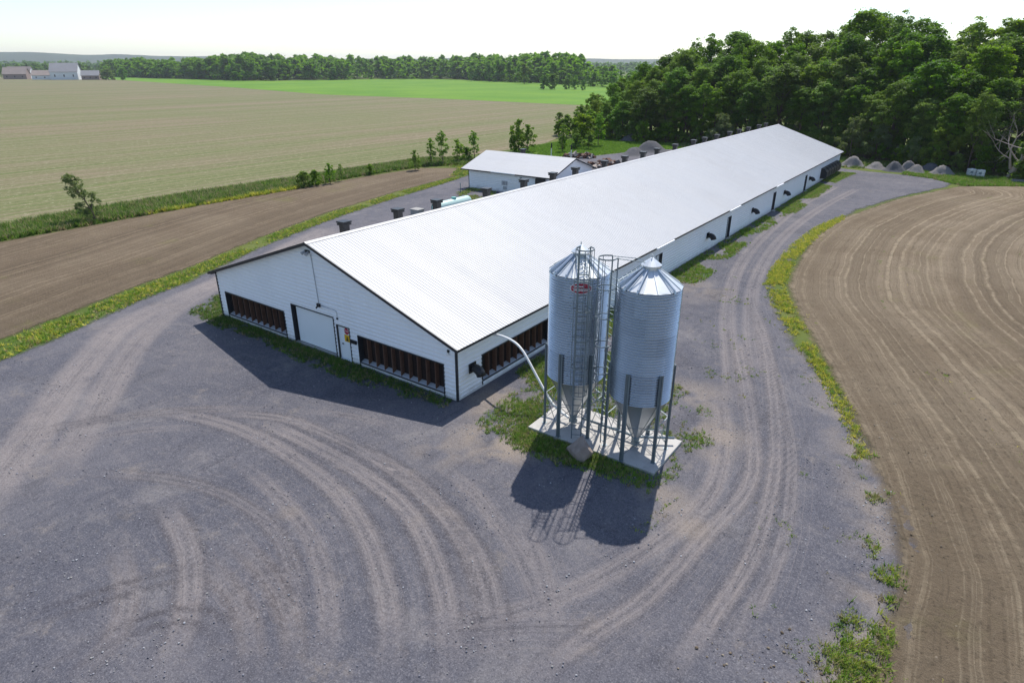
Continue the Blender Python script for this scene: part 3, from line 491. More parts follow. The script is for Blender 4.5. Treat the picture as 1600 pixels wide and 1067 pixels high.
# curtain openings with studs
def opening(a0, a1, z0, z1, face, n, depth=.30):
    """face(a, d, z) -> point, d positive into the building"""
    def bx(b, p, q): b.box(face(*p), face(*q))
    b = MB(); t = .05
    bx(b, (a0 - .004, -.05, z1), (a1 + .004, .02, z1 + t)); bx(b, (a0 - t, -.05, z0 - .25), (a0, .02, z1 + t)); bx(b, (a1, -.05, z0 - .25), (a1 + t, .02, z1 + t)); bx(b, (a0, -.048, z0 - .05), (a1, .01, z0))
    fr_ = part(b, 'window', M_TRIM); tag(fr_, 'open curtain window with brown studs')
    b = MB(); bx(b, (a0 + .001, depth, z0), (a1 - .001, depth + .03, z1 + .05)); sub(b, 'shade_backing', M_DARK, fr_)  # added dark panel, its colour stands in for the unlit barn interior
    b = MB(); bx(b, (a0 + .001, .012, z1 + .002), (a1 - .001, depth, z1 + .03)); bx(b, (a0 - .03, .022, z0), (a0, depth, z1)); bx(b, (a1, .022, z0), (a1 + .03, depth, z1)); sub(b, 'reveal', M_TRIM, fr_)
    b = MB(); P = [face(a0, .012, z0 - .002), face(a1, .012, z0 - .002), face(a1, depth, z0 + .10), face(a0, depth, z0 + .10)]; b.poly(P); sub(b, 'sill', M_SILL, fr_)
    for k in range(1, n):
        a = a0 + (a1 - a0) * k / n; b = MB(); bx(b, (a - .022, .04, z0 + .01), (a + .022, depth - .002, z1)); sub(b, 'stud', M_STUD, fr_)
ff = lambda a, d, z: (a, d, z); fs = lambda a, d, z: (-d, a, z)
opening(-20.1, -13.85, .26, 1.8, ff, 10); opening(-7.15, -.87, .26, 1.84, ff, 10); opening(2.03, 8.42, .39, 1.85, fs, 10)
# sliding door
b = MB(); t = .05
b.box((-12.96 - t, -.05, .06), (-12.96, .02, 2.47 + t)); b.box((-9.17, -.05, .06), (-9.17 + t, .02, 2.47 + t)); b.box((-12.96, -.05, 2.47), (-9.17, .02, 2.47 + t)); b.box((-13.0, .022, .06), (-12.96, .40, 2.47)); b.box((-9.17, .022, .06), (-9.13, .40, 2.47)); b.box((-12.96, .022, 2.47), (-9.17, .40, 2.50))
dfr = part(b, 'door_frame', M_TRIM)
b = MB(); b.box((-12.74, .16, .12), (-9.17, .21, 2.468)); b.box((-12.76, .14, .12), (-12.70, .158, 2.46)); sub(b, 'sliding_door', M_DOOR, dfr)
b = MB(); b.box((-12.96, .22, .08), (-12.74, .27, 2.468)); sub(b, 'gap_shade_panel', M_DARK, dfr)  # solid dark strip painted as the shade in the gap beside the door
b = MB(); b.box((-12.96, -.06, .02), (-9.17, .15, .1)); sub(b, 'threshold', M_CONCD, dfr)
# walk door with signs
b = MB(); b.box((-8.9 - .04, -.05, .02), (-8.9, .02, 2.14)); b.box((-7.88, -.05, .02), (-7.84, .02, 2.14)); b.box((-8.9, -.05, 2.1), (-7.88, .02, 2.14)); b.box((-8.93, .022, .02), (-8.9, .12, 2.1)); b.box((-7.88, .022, .02), (-7.85, .12, 2.1)); part(b, 'door_frame', M_TRIM)
b = MB(); b.box((-8.9, .06, .03), (-7.88, .1, 2.1)); b.box((-8.9, -.01, .02), (-7.88, .055, .06)); wd_ = part(b, 'door', M_DOOR)
b = MB(); b.box((-8.62, .0, 1.0), (-8.58, .058, 1.05)); b.box((-8.62, -.01, 1.0), (-8.48, .012, 1.04)); sub(b, 'handle', M_BLACK, wd_)
def text_mesh(s, size, loc, rot, m, par, name='lettering', shear=0, inv=True):
    cu = bpy.data.curves.new('t', 'FONT'); cu.body = s; cu.size = size; cu.align_x = 'CENTER'; cu.align_y = 'CENTER'; cu.extrude = .001; cu.shear = shear
    o = bpy.data.objects.new('t', cu); col.objects.link(o); bpy.context.view_layer.update(); me = bpy.data.meshes.new_from_object(o.evaluated_get(bpy.context.evaluated_depsgraph_get())); bpy.data.objects.remove(o)
    me.materials.clear(); me.materials.append(m); q = link(name, me, par); q.location = loc; q.rotation_euler = rot
    if inv: q.matrix_parent_inverse = BI
    return q
b = MB(); b.box((-8.42, .05, 1.63), (-7.96, .058, 2.06)); sub(b, 'sign_panel', M_WHITE, wd_)
b = MB(); cx, cz = -8.19, 1.85
n = len(b.v); P = [(cx + .2 * math.cos(2 * PI * (k + .5) / 8), cz + .2 * math.sin(2 * PI * (k + .5) / 8)) for k in range(8)]; b.poly([(x, .046, z) for x, z in P]); sub(b, 'stop_sign', M_RED, wd_)
text_mesh('STOP', .15, (cx, .044, cz), (PI / 2, 0, 0), M_WHITE, wd_, inv=False)
b = MB(); b.box((-8.42, .05, 1.2), (-7.96, .058, 1.62)); sub(b, 'warning_sign', M_YEL, wd_)
b = MB(); b.poly([(-8.3, .047, 1.25), (-8.08, .047, 1.25), (-8.12, .047, 1.38), (-8.26, .047, 1.38)]); b.poly([(-8.26, .047, 1.4), (-8.12, .047, 1.4), (-8.14, .047, 1.5), (-8.24, .047, 1.5)]); sub(b, 'warning_print', M_SIGNK, wd_)
b = MB(); b.box((-7.78, -.10, 1.3), (-7.3, -.03, 1.5)); b.box((-7.74, -.13, 1.33), (-7.34, -.1, 1.47)); part(b, 'mailbox', M_BLACK)
# conduit, junction box, lamps
b = MB(); b.tube([(-10.43, -.05, 6.0), (-10.25, -.05, 3.1)], .022, 6); b.tube([(-10.25, -.05, 3.03), (-8.9, -.05, 3.0), (-8.75, -.05, 2.95), (-8.75, -.05, 2.55)], .016, 6); part(b, 'conduit', M_SILL)
b = MB(); b.box((-10.37, -.14, 2.93), (-10.13, -.03, 3.12)); b.tube([(-10.25, -.14, 3.0), (-10.2, -.3, 2.93)], .05, 8); part(b, 'wall_camera', M_BLACK)
b = MB(); b.box((-8.79, -.09, 2.48), (-8.71, -.03, 2.58)); part(b, 'junction_box', M_BLACK)
b = MB(); b.box((-10.85, -.12, 6.05), (-10.5, -.03, 6.2)); lb = part(b, 'wall_lamp', M_BLACK)
b = MB(); b.tube([(-10.8, -.12, 6.12), (-10.86, -.34, 6.02)], [.06, .10], 10); b.tube([(-10.55, -.12, 6.12), (-10.46, -.34, 6.02)], [.06, .10], 10); sub(b, 'lamp_head', M_SILL, lb)
b = MB(); b.box((-.52, -.09, 2.66), (-.4, -.03, 2.78)); lb = part(b, 'wall_lamp', M_BLACK)
b = MB(); b.lathe([(.02, 2.5), (.06, 2.53), (.075, 2.58), (.06, 2.63), (.02, 2.66)], 12, (-.46, -.10), (1, 1)); sub(b, 'bulb', M_GLASS, lb, True)
# side doors
for y0, y1, z0, z1 in OPS[1:]:
    b = MB(); b.box((.05, y0 - .04, z0), (-.02, y0, z1 + .04)); b.box((.05, y1, z0), (-.02, y1 + .04, z1 + .04)); b.box((.05, y0, z1), (-.02, y1, z1 + .04)); b.box((-.022, y1, z0), (-.25, y1 + .03, z1)); b.box((-.022, y0 - .03, z0), (-.25, y0, z1))
    f = part(b, 'door_frame', M_TRIM); b = MB(); b.box((-.2, y0, z0), (-.245, y1, z1)); d = sub(b, 'door', M_DOOR, f); b = MB(); b.box((-.14, y0 + .1, 1.0), (-.198, y0 + .2, 1.05)); sub(b, 'handle', M_BLACK, d)
    b = MB(); b.box((.03, y0 - .05, .02), (.4, y1 + .05, .1)); sub(b, 'doorstep', M_CONCD, f)
# exhaust elbow hoods
def hood(y, z=1.5, face=1):
    b = MB(); b.box((.03, y - .27, z - .26), (.09, y + .27, z + .26)); f = part(b, 'exhaust_fan', M_BLACK)
    b = MB(); pts = [(.09, y, z), (.28, y, z + .01), (.46, y, z - .05), (.58, y, z - .17), (.63, y, z - .32)]; b.tube(pts, [.2, .235, .25, .25, .245], 16); sub(b, 'elbow', M_BLACK, f, True)
for y in (1.16, 35.3, 48.9, 61.9, 75.1): hood(y)
for k in range(6):
    y = 83.1 + k * 1.86; z = 1.3; b = MB(); b.box((.03, y - .88, z - .75), (.14, y + .88, z + .72)); f = part(b, 'exhaust_fan', M_BLACK)
    b = MB(); P = [(.14, z + .7), (.4, z + .66), (.85, z + .2), (.85, z - .5), (.75, z - .72), (.14, z - .72)]
    n = len(b.v); b.v += [(x, y - .80, q) for x, q in P] + [(x, y + .80, q) for x, q in P]; N = len(P); b.f += [tuple(range(n, n + N)), tuple(range(n + 2 * N - 1, n + N - 1, -1))] + [(n + i, n + N + i, n + N + (i + 1) % N, n + (i + 1) % N) for i in range(N)]; sub(b, 'hood', M_BLACK, f)
    b = MB(); b.box((.862, y - .7, z - .45), (.868, y + .7, z + .1)); sub(b, 'shutter', M_SILL if k == 99 else M_TRIM, f)
# roof chimneys on the far slope
for y in (3.8, 8.38, 12.23, 17.98, 23.1, 27.65, 31.6, 37.4, 41.9, 46.4, 50.2, 55.5, 61.6, 65.6, 70.3, 75.8, 80.2, 84.8, 90.4, 94.3):
    x = -12.0; zt = 6.72; b = MB(); b.box((x - .22, y - .22, roofz(x - .22) - .03), (x + .22, y + .22, zt)); st = sub(b, 'chimney', M_BLACK, roof_l)
    b = MB(); b.box((x - .31, y - .31, zt), (x + .31, y + .31, zt + .12)); b.box((x - .26, y - .26, zt + .12), (x + .26, y + .26, zt + .15)); b.box((x - .33, y - .33, zt + .15), (x + .33, y + .33, zt + .24)); sub(b, 'cap', M_BLACK, st)

# ------------------------------------------------------------------ shed behind the barn
shed = empty('shed', (-31.5, 53.5, 0), 'small white gabled shed standing crosswise behind the long barn', 'shed'); SI = Matrix.Translation((31.5, -53.5, 0))
def spart(b, name, m, par=None):
    o = b.build(name, m); o.parent = par or shed
    if not par: o.matrix_parent_inverse = SI
    return o
x0, x1, y0, y1, he, hr = -38.7, -25.1, 48.3, 58.9, 2.72, 4.45; yc = (y0 + y1) / 2
b = MB()
k = 0
siding(b, x0, x1, .02, lambda u: he, lambda u, o, z: (u, y0 - o, z)); spart(b, 'wall', M_WALL)
b = MB(); b.poly([(x1, y0, 0), (x1, y1, 0), (x1, y1, he), (x1, yc, hr - .05), (x1, y0, he)]); spart(b, 'wall', M_WALL)
b = MB(); b.poly([(x0, y0, 0), (x0, y0, he), (x0, yc, hr - .05), (x0, y1, he), (x0, y1, 0)]); spart(b, 'wall', M_WALL)
b = MB(); b.poly([(x0, y1, 0), (x0, y1, he), (x1, y1, he), (x1, y1, 0)]); spart(b, 'wall', M_WALL)
b = MB(); o_ = .5; sl_ = (hr - he) / (yc - y0); nn = 60; xa, xb = x0 - 1.0, x1 + .4
for s in (-1, 1):
    ye = yc + s * (yc - y0 + o_); ze = hr - sl_ * (yc - y0 + o_)
    for i in range(nn):
        a = xa + (xb - xa) * i / nn; d = (xb - xa) / nn
        for f0, h0, f1, h1 in ((0, 0, .7, 0), (.7, 0, .8, .02), (.8, .02, .9, .02), (.9, .02, 1, 0)):
            P = [(a + f0 * d, yc, hr + h0 + .06), (a + f1 * d, yc, hr + h1 + .06), (a + f1 * d, ye, ze + h1 + .06), (a + f0 * d, ye, ze + h0 + .06)]; b.poly(P if s > 0 else P[::-1])
sr = spart(b, 'roof', M_ROOF)
b = MB()
for s in (-1, 1):
    ye = yc + s * (yc - y0 + o_); ze = hr - sl_ * (yc - y0 + o_); b.box((xa, ye - .02, ze - .1), (xb, ye + .02, ze + .045)); 
    for x in (xa, xb): b.bar((x, yc, hr - .03), (x, ye, ze - .03), .04, .14)
spart(b, 'fascia', M_TRIM)
for x in (x0, x1): b = MB(); b.box((x - .04, y0 - .04, .02), (x + .04, y0 + .04, he - .02)); spart(b, 'corner_trim', M_TRIM)
b = MB(); b.box((-34.4, y0 - .62, 2.55), (-30.5, y0 - .53, 2.68)); spart(b, 'gutter', M_WALL)
b = MB(); b.box((-32.9, y0 - .2, 1.0), (-32.55, y0 - .03, 1.5)); b.box((-32.45, y0 - .2, 1.0), (-32.1, y0 - .03, 1.5)); b.box((-32.7, y0 - .16, .45), (-32.2, y0 - .03, .8)); spart(b, 'meter_box', M_SILL)
b = MB(); b.box((-28.9, y0 - .05, .05), (-27.6, y0 - .03, 2.1)); spart(b, 'door', M_DOOR)
b = MB(); b.box((-29.9, y0 - .25, 2.05), (-29.7, y0 - .03, 2.2)); spart(b, 'wall_lamp', M_BLACK)
b = MB(); b.box((-27.3, y0 - .5, 1.2), (-26.0, y0 - .03, 2.4)); b.box((-27.6, y0 - .6, 1.0), (-25.9, y0 - .1, 1.2)); spart(b, 'vent_hood', M_BLACK)
b = MB(); b.box((-34.3, yc + .9, 3.9), (-33.8, yc + 1.4, 4.75)); ch = spart(b, 'chimney', M_BLACK); b = MB(); b.box((-34.42, yc + .78, 4.752), (-33.68, yc + 1.52, 4.95)); o = spart(b, 'cap', M_BLACK, ch)
# things behind the barn
pt = empty('gas_tank', (-29.5, 34.0, 0), 'pale mint gas tank lying behind the long barn', 'tank')
b = MB(); pr = []; R = .62; Ln = 6.2
for k in range(9): a = PI / 2 * k / 8; pr.append((R * math.sin(a), -Ln / 2 + R * .75 * (1 - math.cos(a))))
pr += [(r, -z) for r, z in pr[::-1]]; b.lathe(pr, 28); o = b.build('shell', M_MINT, pt, True); o.rotation_euler = (PI / 2, 0, 0); o.location = (0, 0, 1.05)
b = MB(); b.lathe([(.64, -.16), (.64, .16)], 28); o = b.build('end_band', M_TEAL, pt, True); o.rotation_euler = (PI / 2, 0, 0); o.location = (0, -2.7, 1.05)
b = MB(); b.lathe([(.02, -.12), (.28, -.12), (.28, .16), (.02, .2)], 16); o = b.build('dome', M_TEAL, pt); o.location = (0, .3, 1.68)
for yy in (-1.9, 1.9): b = MB(); b.box((-.6, yy - .15, 0.02), (.6, yy + .15, .62)); b.build('support', M_CONCD, pt)
bx_ = empty('concrete_box', (-32.4, 31.2, 0), 'small grey concrete well box behind the barn beside the gravel lane', 'box')
b = MB(); b.box((-.6, -.5, 0), (.6, .5, .55)); b.build('base', M_CONCD, bx_); b = MB(); b.box((-.66, -.56, .55), (.66, .56, .66)); b.build('lid', M_CONCD, bx_)
b = MB(); b.tube([(0, 0, 0), (0, 0, 1.3)], .05, 8); b.box((-.08, -.08, 1.3), (.08, .08, 1.36)); o = b.build('post', M_STEELD); o.location = (-37.1, 44.5, 0); tag(o, 'short thin metal post near the left corner of the shed', 'post')
for x, y, lab in ((-47.6, 83.7, 'slim white post with dark top standing farther left at the lawn edge'), (-43.2, 83.6, 'white post with black top standing beside the rubble heap')):
    e = empty('marker_post', (x, y, 0), lab, 'post', 'posts behind the shed'); b = MB(); b.tube([(0, 0, 0), (0, 0, 1.5)], .10, 10); b.build('pole', M_PVC, e); b = MB(); b.tube([(0, 0, 1.5), (0, 0, 2.2), (0, 0, 2.4)], [.12, .12, .08], 10); b.build('top_cap', M_BLACK, e)
def chunk(sx, sy, sz, seed):
    r = np.random.default_rng(seed); V = np.array([(-1, -1, 0), (1, -1, 0), (1, 1, 0), (-1, 1, 0), (-1, -1, 1), (1, -1, 1), (1, 1, 1), (-1, 1, 1)], float); V[:, :2] += r.normal(0, .2, (8, 2)); V[4:, :2] *= .8; V[:, 2] += r.normal(0, .08, 8); V *= (sx, sy, sz)
    return np_mesh('chunk', V, [(0, 3, 2, 1), (4, 5, 6, 7), (0, 1, 5, 4), (1, 2, 6, 5), (2, 3, 7, 6), (3, 0, 4, 7)], None)
CM = [M_PILE, M_DEAD, plain('rust', (.12, .06, .04), .9), plain('pale_slab', (.55, .5, .45), .9), M_STUD]
chs = []
for i in range(8): me = chunk(.5 + .06 * i, .32, .3 + .05 * (i % 3), i); me.materials.append(CM[i % 5]); chs.append(me)
def rubble(x, y, rx, ry, n, group, label):
    for i in range(n):
        o = link('rubble_chunk', chs[int(rng.integers(8))]); a, r = rng.random() * 6.28, rng.random() ** .5; s = .6 + .7 * rng.random()
        o.location = (x + rx * r * math.cos(a), y + ry * r * math.sin(a), .05 + .5 * (1 - r) * rng.random()); o.rotation_euler = (rng.normal(0, .3), rng.normal(0, .3), rng.random() * 6.28); o.scale = (s, s, s); tag(o, label, 'rubble', group)
rubble(-42.6, 85.6, 2.6, 1.7, 34, 'rubble heap at the lawn edge behind the shed', 'brown or pale broken chunk in the heap at the lawn edge behind the shed')
rubble(-33.9, 79.5, 1.6, 4.2, 34, 'rubble heap showing over the barn ridge', 'grey or pale broken chunk in the heap showing just over the barn ridge')
def pile(name, x, y, rx, ry, h, m, label, seed, rz=0, group='crushed stone heaps'):
    n = 24; V = [(0, 0, h)]; F = []; r = np.random.default_rng(seed); ph = r.random(6) * 6.28
    for j in range(1, 11):
        t = j / 10
        for k in range(n):
            a = 2 * PI * k / n; wob = 1 + .13 * math.sin(2 * a + ph[0]) + .09 * math.sin(3 * a + ph[1]) + .05 * math.sin(7 * a + ph[2]); z = h * max(0, .5 + .5 * math.cos(PI * t ** 1.15)) + r.normal(0, .06) * (j < 10)
            V.append((rx * t * wob * math.cos(a), ry * t * wob * math.sin(a), max(z, -.03) if j < 10 else -.03))
    F = [(0, 1 + k, 1 + (k + 1) % n) for k in range(n)]; me = bpy.data.meshes.new(name)
    for j in range(9):
        for k in range(n): a = 1 + j * n + k; b_ = 1 + j * n + (k + 1) % n; F.append((a, a + n, b_ + n, b_))
    V[0] = (0, 0, h); me.from_pydata(V, [], F); me.materials.append(m); me.polygons.foreach_set('use_smooth', [True] * len(me.polygons)); o = link(name, me); o.location = (x, y, .03); o.rotation_euler.z = rz; tag(o, label, 'heap', group); return o
pile('gravel_heap', -36.2, 95.5, 2.6, 3.6, 1.3, M_PILED, 'dark gravel heap behind the barn, nearest the rubble', 1); pile('gravel_heap', -36.0, 102.5, 3.4, 4.0, 1.9, M_PILED, 'tallest dark gravel heap at the far edge of the bright lawn', 2); pile('gravel_heap', -47.5, 117, 2.6, 2.0, 1.5, M_PILED, 'small gravel heap on the lawn under the forest edge', 3)
pile('gravel_heap', 1.0, 103.5, 2.2, 1.9, 1.6, M_PILE, 'pale stone heap right beside the far end of the barn', 4); pile('gravel_heap', 4.6, 103.0, 1.8, 1.5, 1.0, M_PILE, 'low half grassed stone heap second from the barn end', 5)
pile('gravel_heap', 7.4, 101.6, 1.9, 1.6, 1.45, M_PILED, 'brownish stone heap in the middle of the row at the forest edge', 6); pile('gravel_heap', 9.2, 103.6, 1.7, 1.3, 1.5, M_PILE, 'pale stone heap tucked behind the brownish heap', 10); pile('gravel_heap', 10.6, 101.4, 1.7, 1.5, 1.25, M_PILE, 'stone heap just left of the light grey heap', 7); pile('gravel_heap', 12.3, 105.0, 1.9, 1.4, 1.2, M_PILED, 'dark heap behind the light grey heap', 8); pile('gravel_heap', 14.1, 101.6, 2.3, 1.7, 1.35, M_PILE, 'light grey stone heap nearest the two white totes', 9)
for x, y, rz, lab in ((17.9, 102.6, .3, 'white tote tank by the forest edge, the left of the two'), (19.1, 102.0, .1, 'white tote tank by the forest edge, the right of the two')):
    e = empty('tote_tank', (x, y, 0), lab, 'tote', 'white totes at the forest edge', rz)
    b = MB(); b.box((-.5, -.5, .14), (.5, .5, 1.1)); b.box((-.12, -.12, 1.1), (.12, .12, 1.17)); b.build('bottle', M_PVC, e)
    b = MB(); b.box((-.55, -.55, 0), (.55, .55, .12)); b.build('pallet', M_SILL, e); b = MB()
    for zz in (.35, .6, .85): b.box((-.53, -.53, zz), (.53, -.505, zz + .025)); b.box((.505, -.53, zz), (.53, .53, zz + .025)); b.box((-.53, -.53, zz), (-.505, .53, zz + .025))
    for q in (-.4, 0, .4): b.box((q, -.532, .13), (q + .02, -.51, 1.08)); b.box((.51, q, .13), (.532, q + .02, 1.08))
    b.box((-.28, -.54, .5), (.1, -.5325, .8)); b.build('cage', M_STEELD, e)
o = link('stone_slab', chunk(.8, .5, .4, 99)); o.data.materials.append(M_PILE); o.location = (23.8, 99.4, .03); tag(o, 'flat grey stone slab in the grass right of the white totes', 'stone')

# ------------------------------------------------------------------ pad, boulder, feed silos
cp = MB(); cp.box((4.38, -.1, -.05), (10.72, 2.95, .15)); o = cp.build('concrete_pad', M_CONC); tag(o, 'pale concrete pad carrying the two steel feed silos', 'pad')
bv = o.modifiers.new('b', 'BEVEL'); bv.width = .02; bv.segments = 2
def boulder(loc, s, seed):
    r = np.random.default_rng(seed); import bmesh; bm = bmesh.new(); bmesh.ops.create_icosphere(bm, subdivisions=3, radius=1)
    pl = r.normal(0, 1, (9, 3)); pl /= np.linalg.norm(pl, axis=1)[:, None]; pd = .36 + .26 * r.random(9)
    for v in bm.verts:
        p_ = np.array(v.co); 
        for n_, d_ in zip(pl, pd):
            e = p_ @ n_ - d_
            if e > 0: p_ = p_ - n_ * e
        p_ = p_ + r.normal(0, .006, 3); v.co = p_ * s
    me = bpy.data.meshes.new('boulder'); bm.to_mesh(me); bm.free(); me.materials.append(M_ROCK); o = link('boulder', me); o.location = loc; return o
tag(boulder((7.55, -.72, .28), (.92, .80, .86), 21), 'angular pinkish grey boulder in front of the concrete pad', 'boulder')
def silo(cx, cy, label, lad_deg, lad_face, logo, ztop):
    e = empty('feed_silo', (cx, cy, .15), label, 'silo', 'twin feed silos on the concrete pad'); R = 1.265; Z0, Z1, ZT = 2.68, 7.58, 8.22     # heights above the pad
    b = MB(); pr = [(R - .03, Z0 - .01)]; nc = 42
    for i in range(nc):
        for f in range(6): pr.append((R + .040 * math.sin(2 * PI * f / 6), Z0 + (Z1 - Z0) * (i + f / 6) / nc))
    pr.append((R, Z1)); b.lathe(pr, 72); body = b.build('body', M_BODY, e, True)
    b = MB()
    for k in range(8):                                                    # vertical sheet seams
        a = 2 * PI * (k + .3) / 8
        for z in np.arange(Z0 + .15, Z1, .3): q = Vector((math.cos(a) * (R + .022), math.sin(a) * (R + .022), z)); b.box(q - Vector((.012, .012, .012)), q + Vector((.012, .012, .012)))
    b.build('seam_bolts', M_STEELD, body)
    N = 14; b = MB(); rr = .34; eo = R + .05
    for k in range(N):
        a0, a1 = 2 * PI * k / N, 2 * PI * (k + 1) / N; b.poly([(eo * math.cos(a0), eo * math.sin(a0), Z1 - .02), (eo * math.cos(a1), eo * math.sin(a1), Z1 - .02), (rr * math.cos(a1), rr * math.sin(a1), ZT), (rr * math.cos(a0), rr * math.sin(a0), ZT)])
        b.bar((eo * math.cos(a0), eo * math.sin(a0), Z1 - .005), (rr * math.cos(a0), rr * math.sin(a0), ZT + .012), .03, .03)
    rf = b.build('roof', M_LID, e)
    b = MB(); b.lathe([(.35, ZT - .03), (.35, ZT + .13), (.40, ZT + .13), (.40, ZT + .16), (.06, ZT + .42), (.03, ZT + .42)], 20, (0, 0), (0, 1)); b.tube([(0, 0, ZT + .42), (0, 0, ZT + .56)], .025, 6); b.build('lid', M_LID, rf)
    b = MB()                                                              # fill pipes and lid rods lying on the roof
    def on(a, r, h=.07): return (r * math.cos(a), r * math.sin(a), Z1 + (ZT - Z1) * (eo - r) / (eo - rr) + h)
    for da, r_ in ((-112, .06), (-86, .035), (-130, .06), (-20, .045)):
        a = math.radians(da); b.tube([on(a, .38, .06), on(a, R + .02, .06)], r_, 8); b.tube([on(a, R + .02, .06), on(a, R + .06, -.03)], r_ * 1.1, 8)
    b.build('roof_pipe', M_STEEL, rf)
    b = MB(); HN = 12; hz = .55; hb = .17
    for k in range(HN):
        a0, a1 = 2 * PI * k / HN, 2 * PI * (k + 1) / HN; P = lambda r, a, z: (r * math.cos(a), r * math.sin(a), z)
        b.poly([P(R - .02, a1, Z0), P(R - .02, a0, Z0), P(hb, a0, hz), P(hb, a1, hz)]); b.bar(P(R - .015, a0, Z0 - .02), P(hb + .01, a0, hz), .018, .018)
    hp = b.build('hopper', M_HOP, e)
    b = MB(); b.lathe([(.19, hz + .03), (.21, hz), (.19, hz - .03), (.16, hz - .2), (.12, hz - .26)], 14, (0, 0), (1, 1)); b.box((-.16, -.12, .12), (.16, .12, hz - .24)); b.build('boot', M_STEELD, hp)
    angs = [math.radians(-90 + 60 * k) for k in range(6)]; LR = R + .075
    for a in angs:
        b = MB(); t = Vector((-math.sin(a), math.cos(a), 0)); n = Vector((math.cos(a), math.sin(a), 0)); c0 = n * LR
        b.bar(c0 + Vector((0, 0, 0)), c0 + Vector((0, 0, 4.1)), .013, .12, n)                       # web of the channel
        for s in (-1, 1): b.bar(c0 + t * s * .055 - n * .0 + Vector((0, 0, 0)), c0 + t * s * .055 + Vector((0, 0, 4.1)), .012, .09, t)
        b.bar(c0 - t * .049 + n * .04, c0 - t * .049 + n * .04 + Vector((0, 0, 4.1)), .012, .012); b.box(c0 + Vector((-.1, -.1, 0)), c0 + Vector((.1, .1, .015))); b.build('leg', M_STEELD, e)
    b = MB()
    for k in range(6):
        p0, p1 = [Vector((math.cos(q) * (LR - .03), math.sin(q) * (LR - .03), 0)) for q in (angs[k], angs[(k + 1) % 6])]; up = lambda z: Vector((0, 0, z))
        b.bar(p0 + up(.28), p1 + up(1.55), .028, .012); b.bar(p1 + up(.28), p0 + up(1.55), .028, .012); b.bar(p0 + up(.95), Vector((p0.x * .16, p0.y * .16, .85)), .024, .024); b.bar(p0 + up(1.62), p1 + up(1.62), .03, .012)
    b.build('brace', M_STEELD, e)
    # caged ladder
    a = math.radians(lad_deg); f = math.radians(lad_face); nrm = Vector((math.cos(f), math.sin(f), 0)); tg = Vector((-nrm.y, nrm.x, 0)); c0 = Vector((math.cos(a), math.sin(a), 0)) * (R + .17)
    b = MB()
    for s in (-1, 1): b.bar(c0 + tg * .21 * s + Vector((0, 0, .1)), c0 + tg * .21 * s + Vector((0, 0, ztop)), .05, .03, nrm)
    for z in np.arange(.3, ztop - .3, .3): b.bar(c0 - tg * .21 + Vector((0, 0, z)), c0 + tg * .21 + Vector((0, 0, z)), .025)
    for z in (3.2, 4.8, 6.4, 7.5):
        for s in (-1, 1): q = c0 + tg * .21 * s + Vector((0, 0, z)); d = Vector((q.x, q.y, 0)).normalized(); b.bar(q, Vector((d.x * R, d.y * R, z)), .03, .02)
    ld = b.build('ladder', M_STEELD, e)
    b = MB(); ring = lambda z, q: c0 + nrm * (.33 + .38 * math.sin(q)) + tg * (.36 * math.cos(q)) + Vector((0, 0, z)); rad = lambda d: math.radians(d)
    for z in np.arange(2.6, ztop + .02, (ztop - 2.6) / 5):
        P = [c0 + tg * .21 + Vector((0, 0, z))] + [ring(z, rad(d)) for d in range(-10, 191, 20)] + [c0 - tg * .21 + Vector((0, 0, z))]
        for p_, q_ in zip(P[:-1], P[1:]): b.bar(p_, q_, .012, .055 if z > ztop - .1 else .04)
    for d in (0, 45, 90, 135, 180): b.bar(ring(2.6, rad(d)), ring(ztop, rad(d)), .024, .012)
    b.build('cage', M_STEELD, ld)
    b = MB(); d0 = Vector((math.cos(a), math.sin(a), 0)); t0 = Vector((-d0.y, d0.x, 0))          # roof ladder up to the lid
    for s in (-1, 1): b.bar(Vector(on(a, R + .03, .06)) + t0 * .2 * s, Vector(on(a, .34, .1)) + t0 * .2 * s, .035, .03); b.bar(c0 + tg * .21 * s + Vector((0, 0, ztop - .02)), Vector(on(a, .3, .28)) + t0 * .25 * s, .025)
    for r in np.arange(.4, R, .17): b.bar(Vector(on(a, r, .09)) - t0 * .2, Vector(on(a, r, .09)) + t0 * .2, .022)
    b.build('roof_ladder', M_STEELD, rf)
    if logo:                                                               # red oval badge curved round the body
        ac = math.radians(logo); zc = 7.15
        def disc(ra, rz, off, m, name, par):
            b = MB(); n = 28; P = lambda u, v, : ((R + off) * math.cos(ac + u / R), (R + off) * math.sin(ac + u / R), zc + v); c_ = len(b.v); b.v.append(P(0, 0))
            for j in (1, 2, 3):
                for k in range(n): b.v.append(P(ra * j / 3 * math.cos(2 * PI * k / n), rz * j / 3 * math.sin(2 * PI * k / n)))
            for k in range(n): b.f.append((0, 1 + k, 1 + (k + 1) % n))
            for j in range(2):
                for k in range(n): q0 = 1 + j * n + k; q1 = 1 + j * n + (k + 1) % n; b.f.append((q0, q0 + n, q1 + n, q1))
            return b.build(name, m, par)
        disc(.46, .25, .028, M_WHITE, 'badge', body); disc(.42, .215, .034, M_RED, 'badge_oval', body)
        b = MB(); P = lambda u, v: ((R + .040) * math.cos(ac + u / R), (R + .040) * math.sin(ac + u / R), zc + v)
        def stroke(u0, v0, u1, v1, wd=.035):
            n = 4; du, dv = u1 - u0, v1 - v0; ln = math.hypot(du, dv); nu, nv = -dv / ln * wd / 2, du / ln * wd / 2
            for i in range(n): ua, va, ub, vb = u0 + du * i / n, v0 + dv * i / n, u0 + du * (i + 1) / n, v0 + dv * (i + 1) / n; b.poly([P(ua - nu, va - nv), P(ub - nu, vb - nv), P(ub + nu, vb + nv), P(ua + nu, va + nv)])
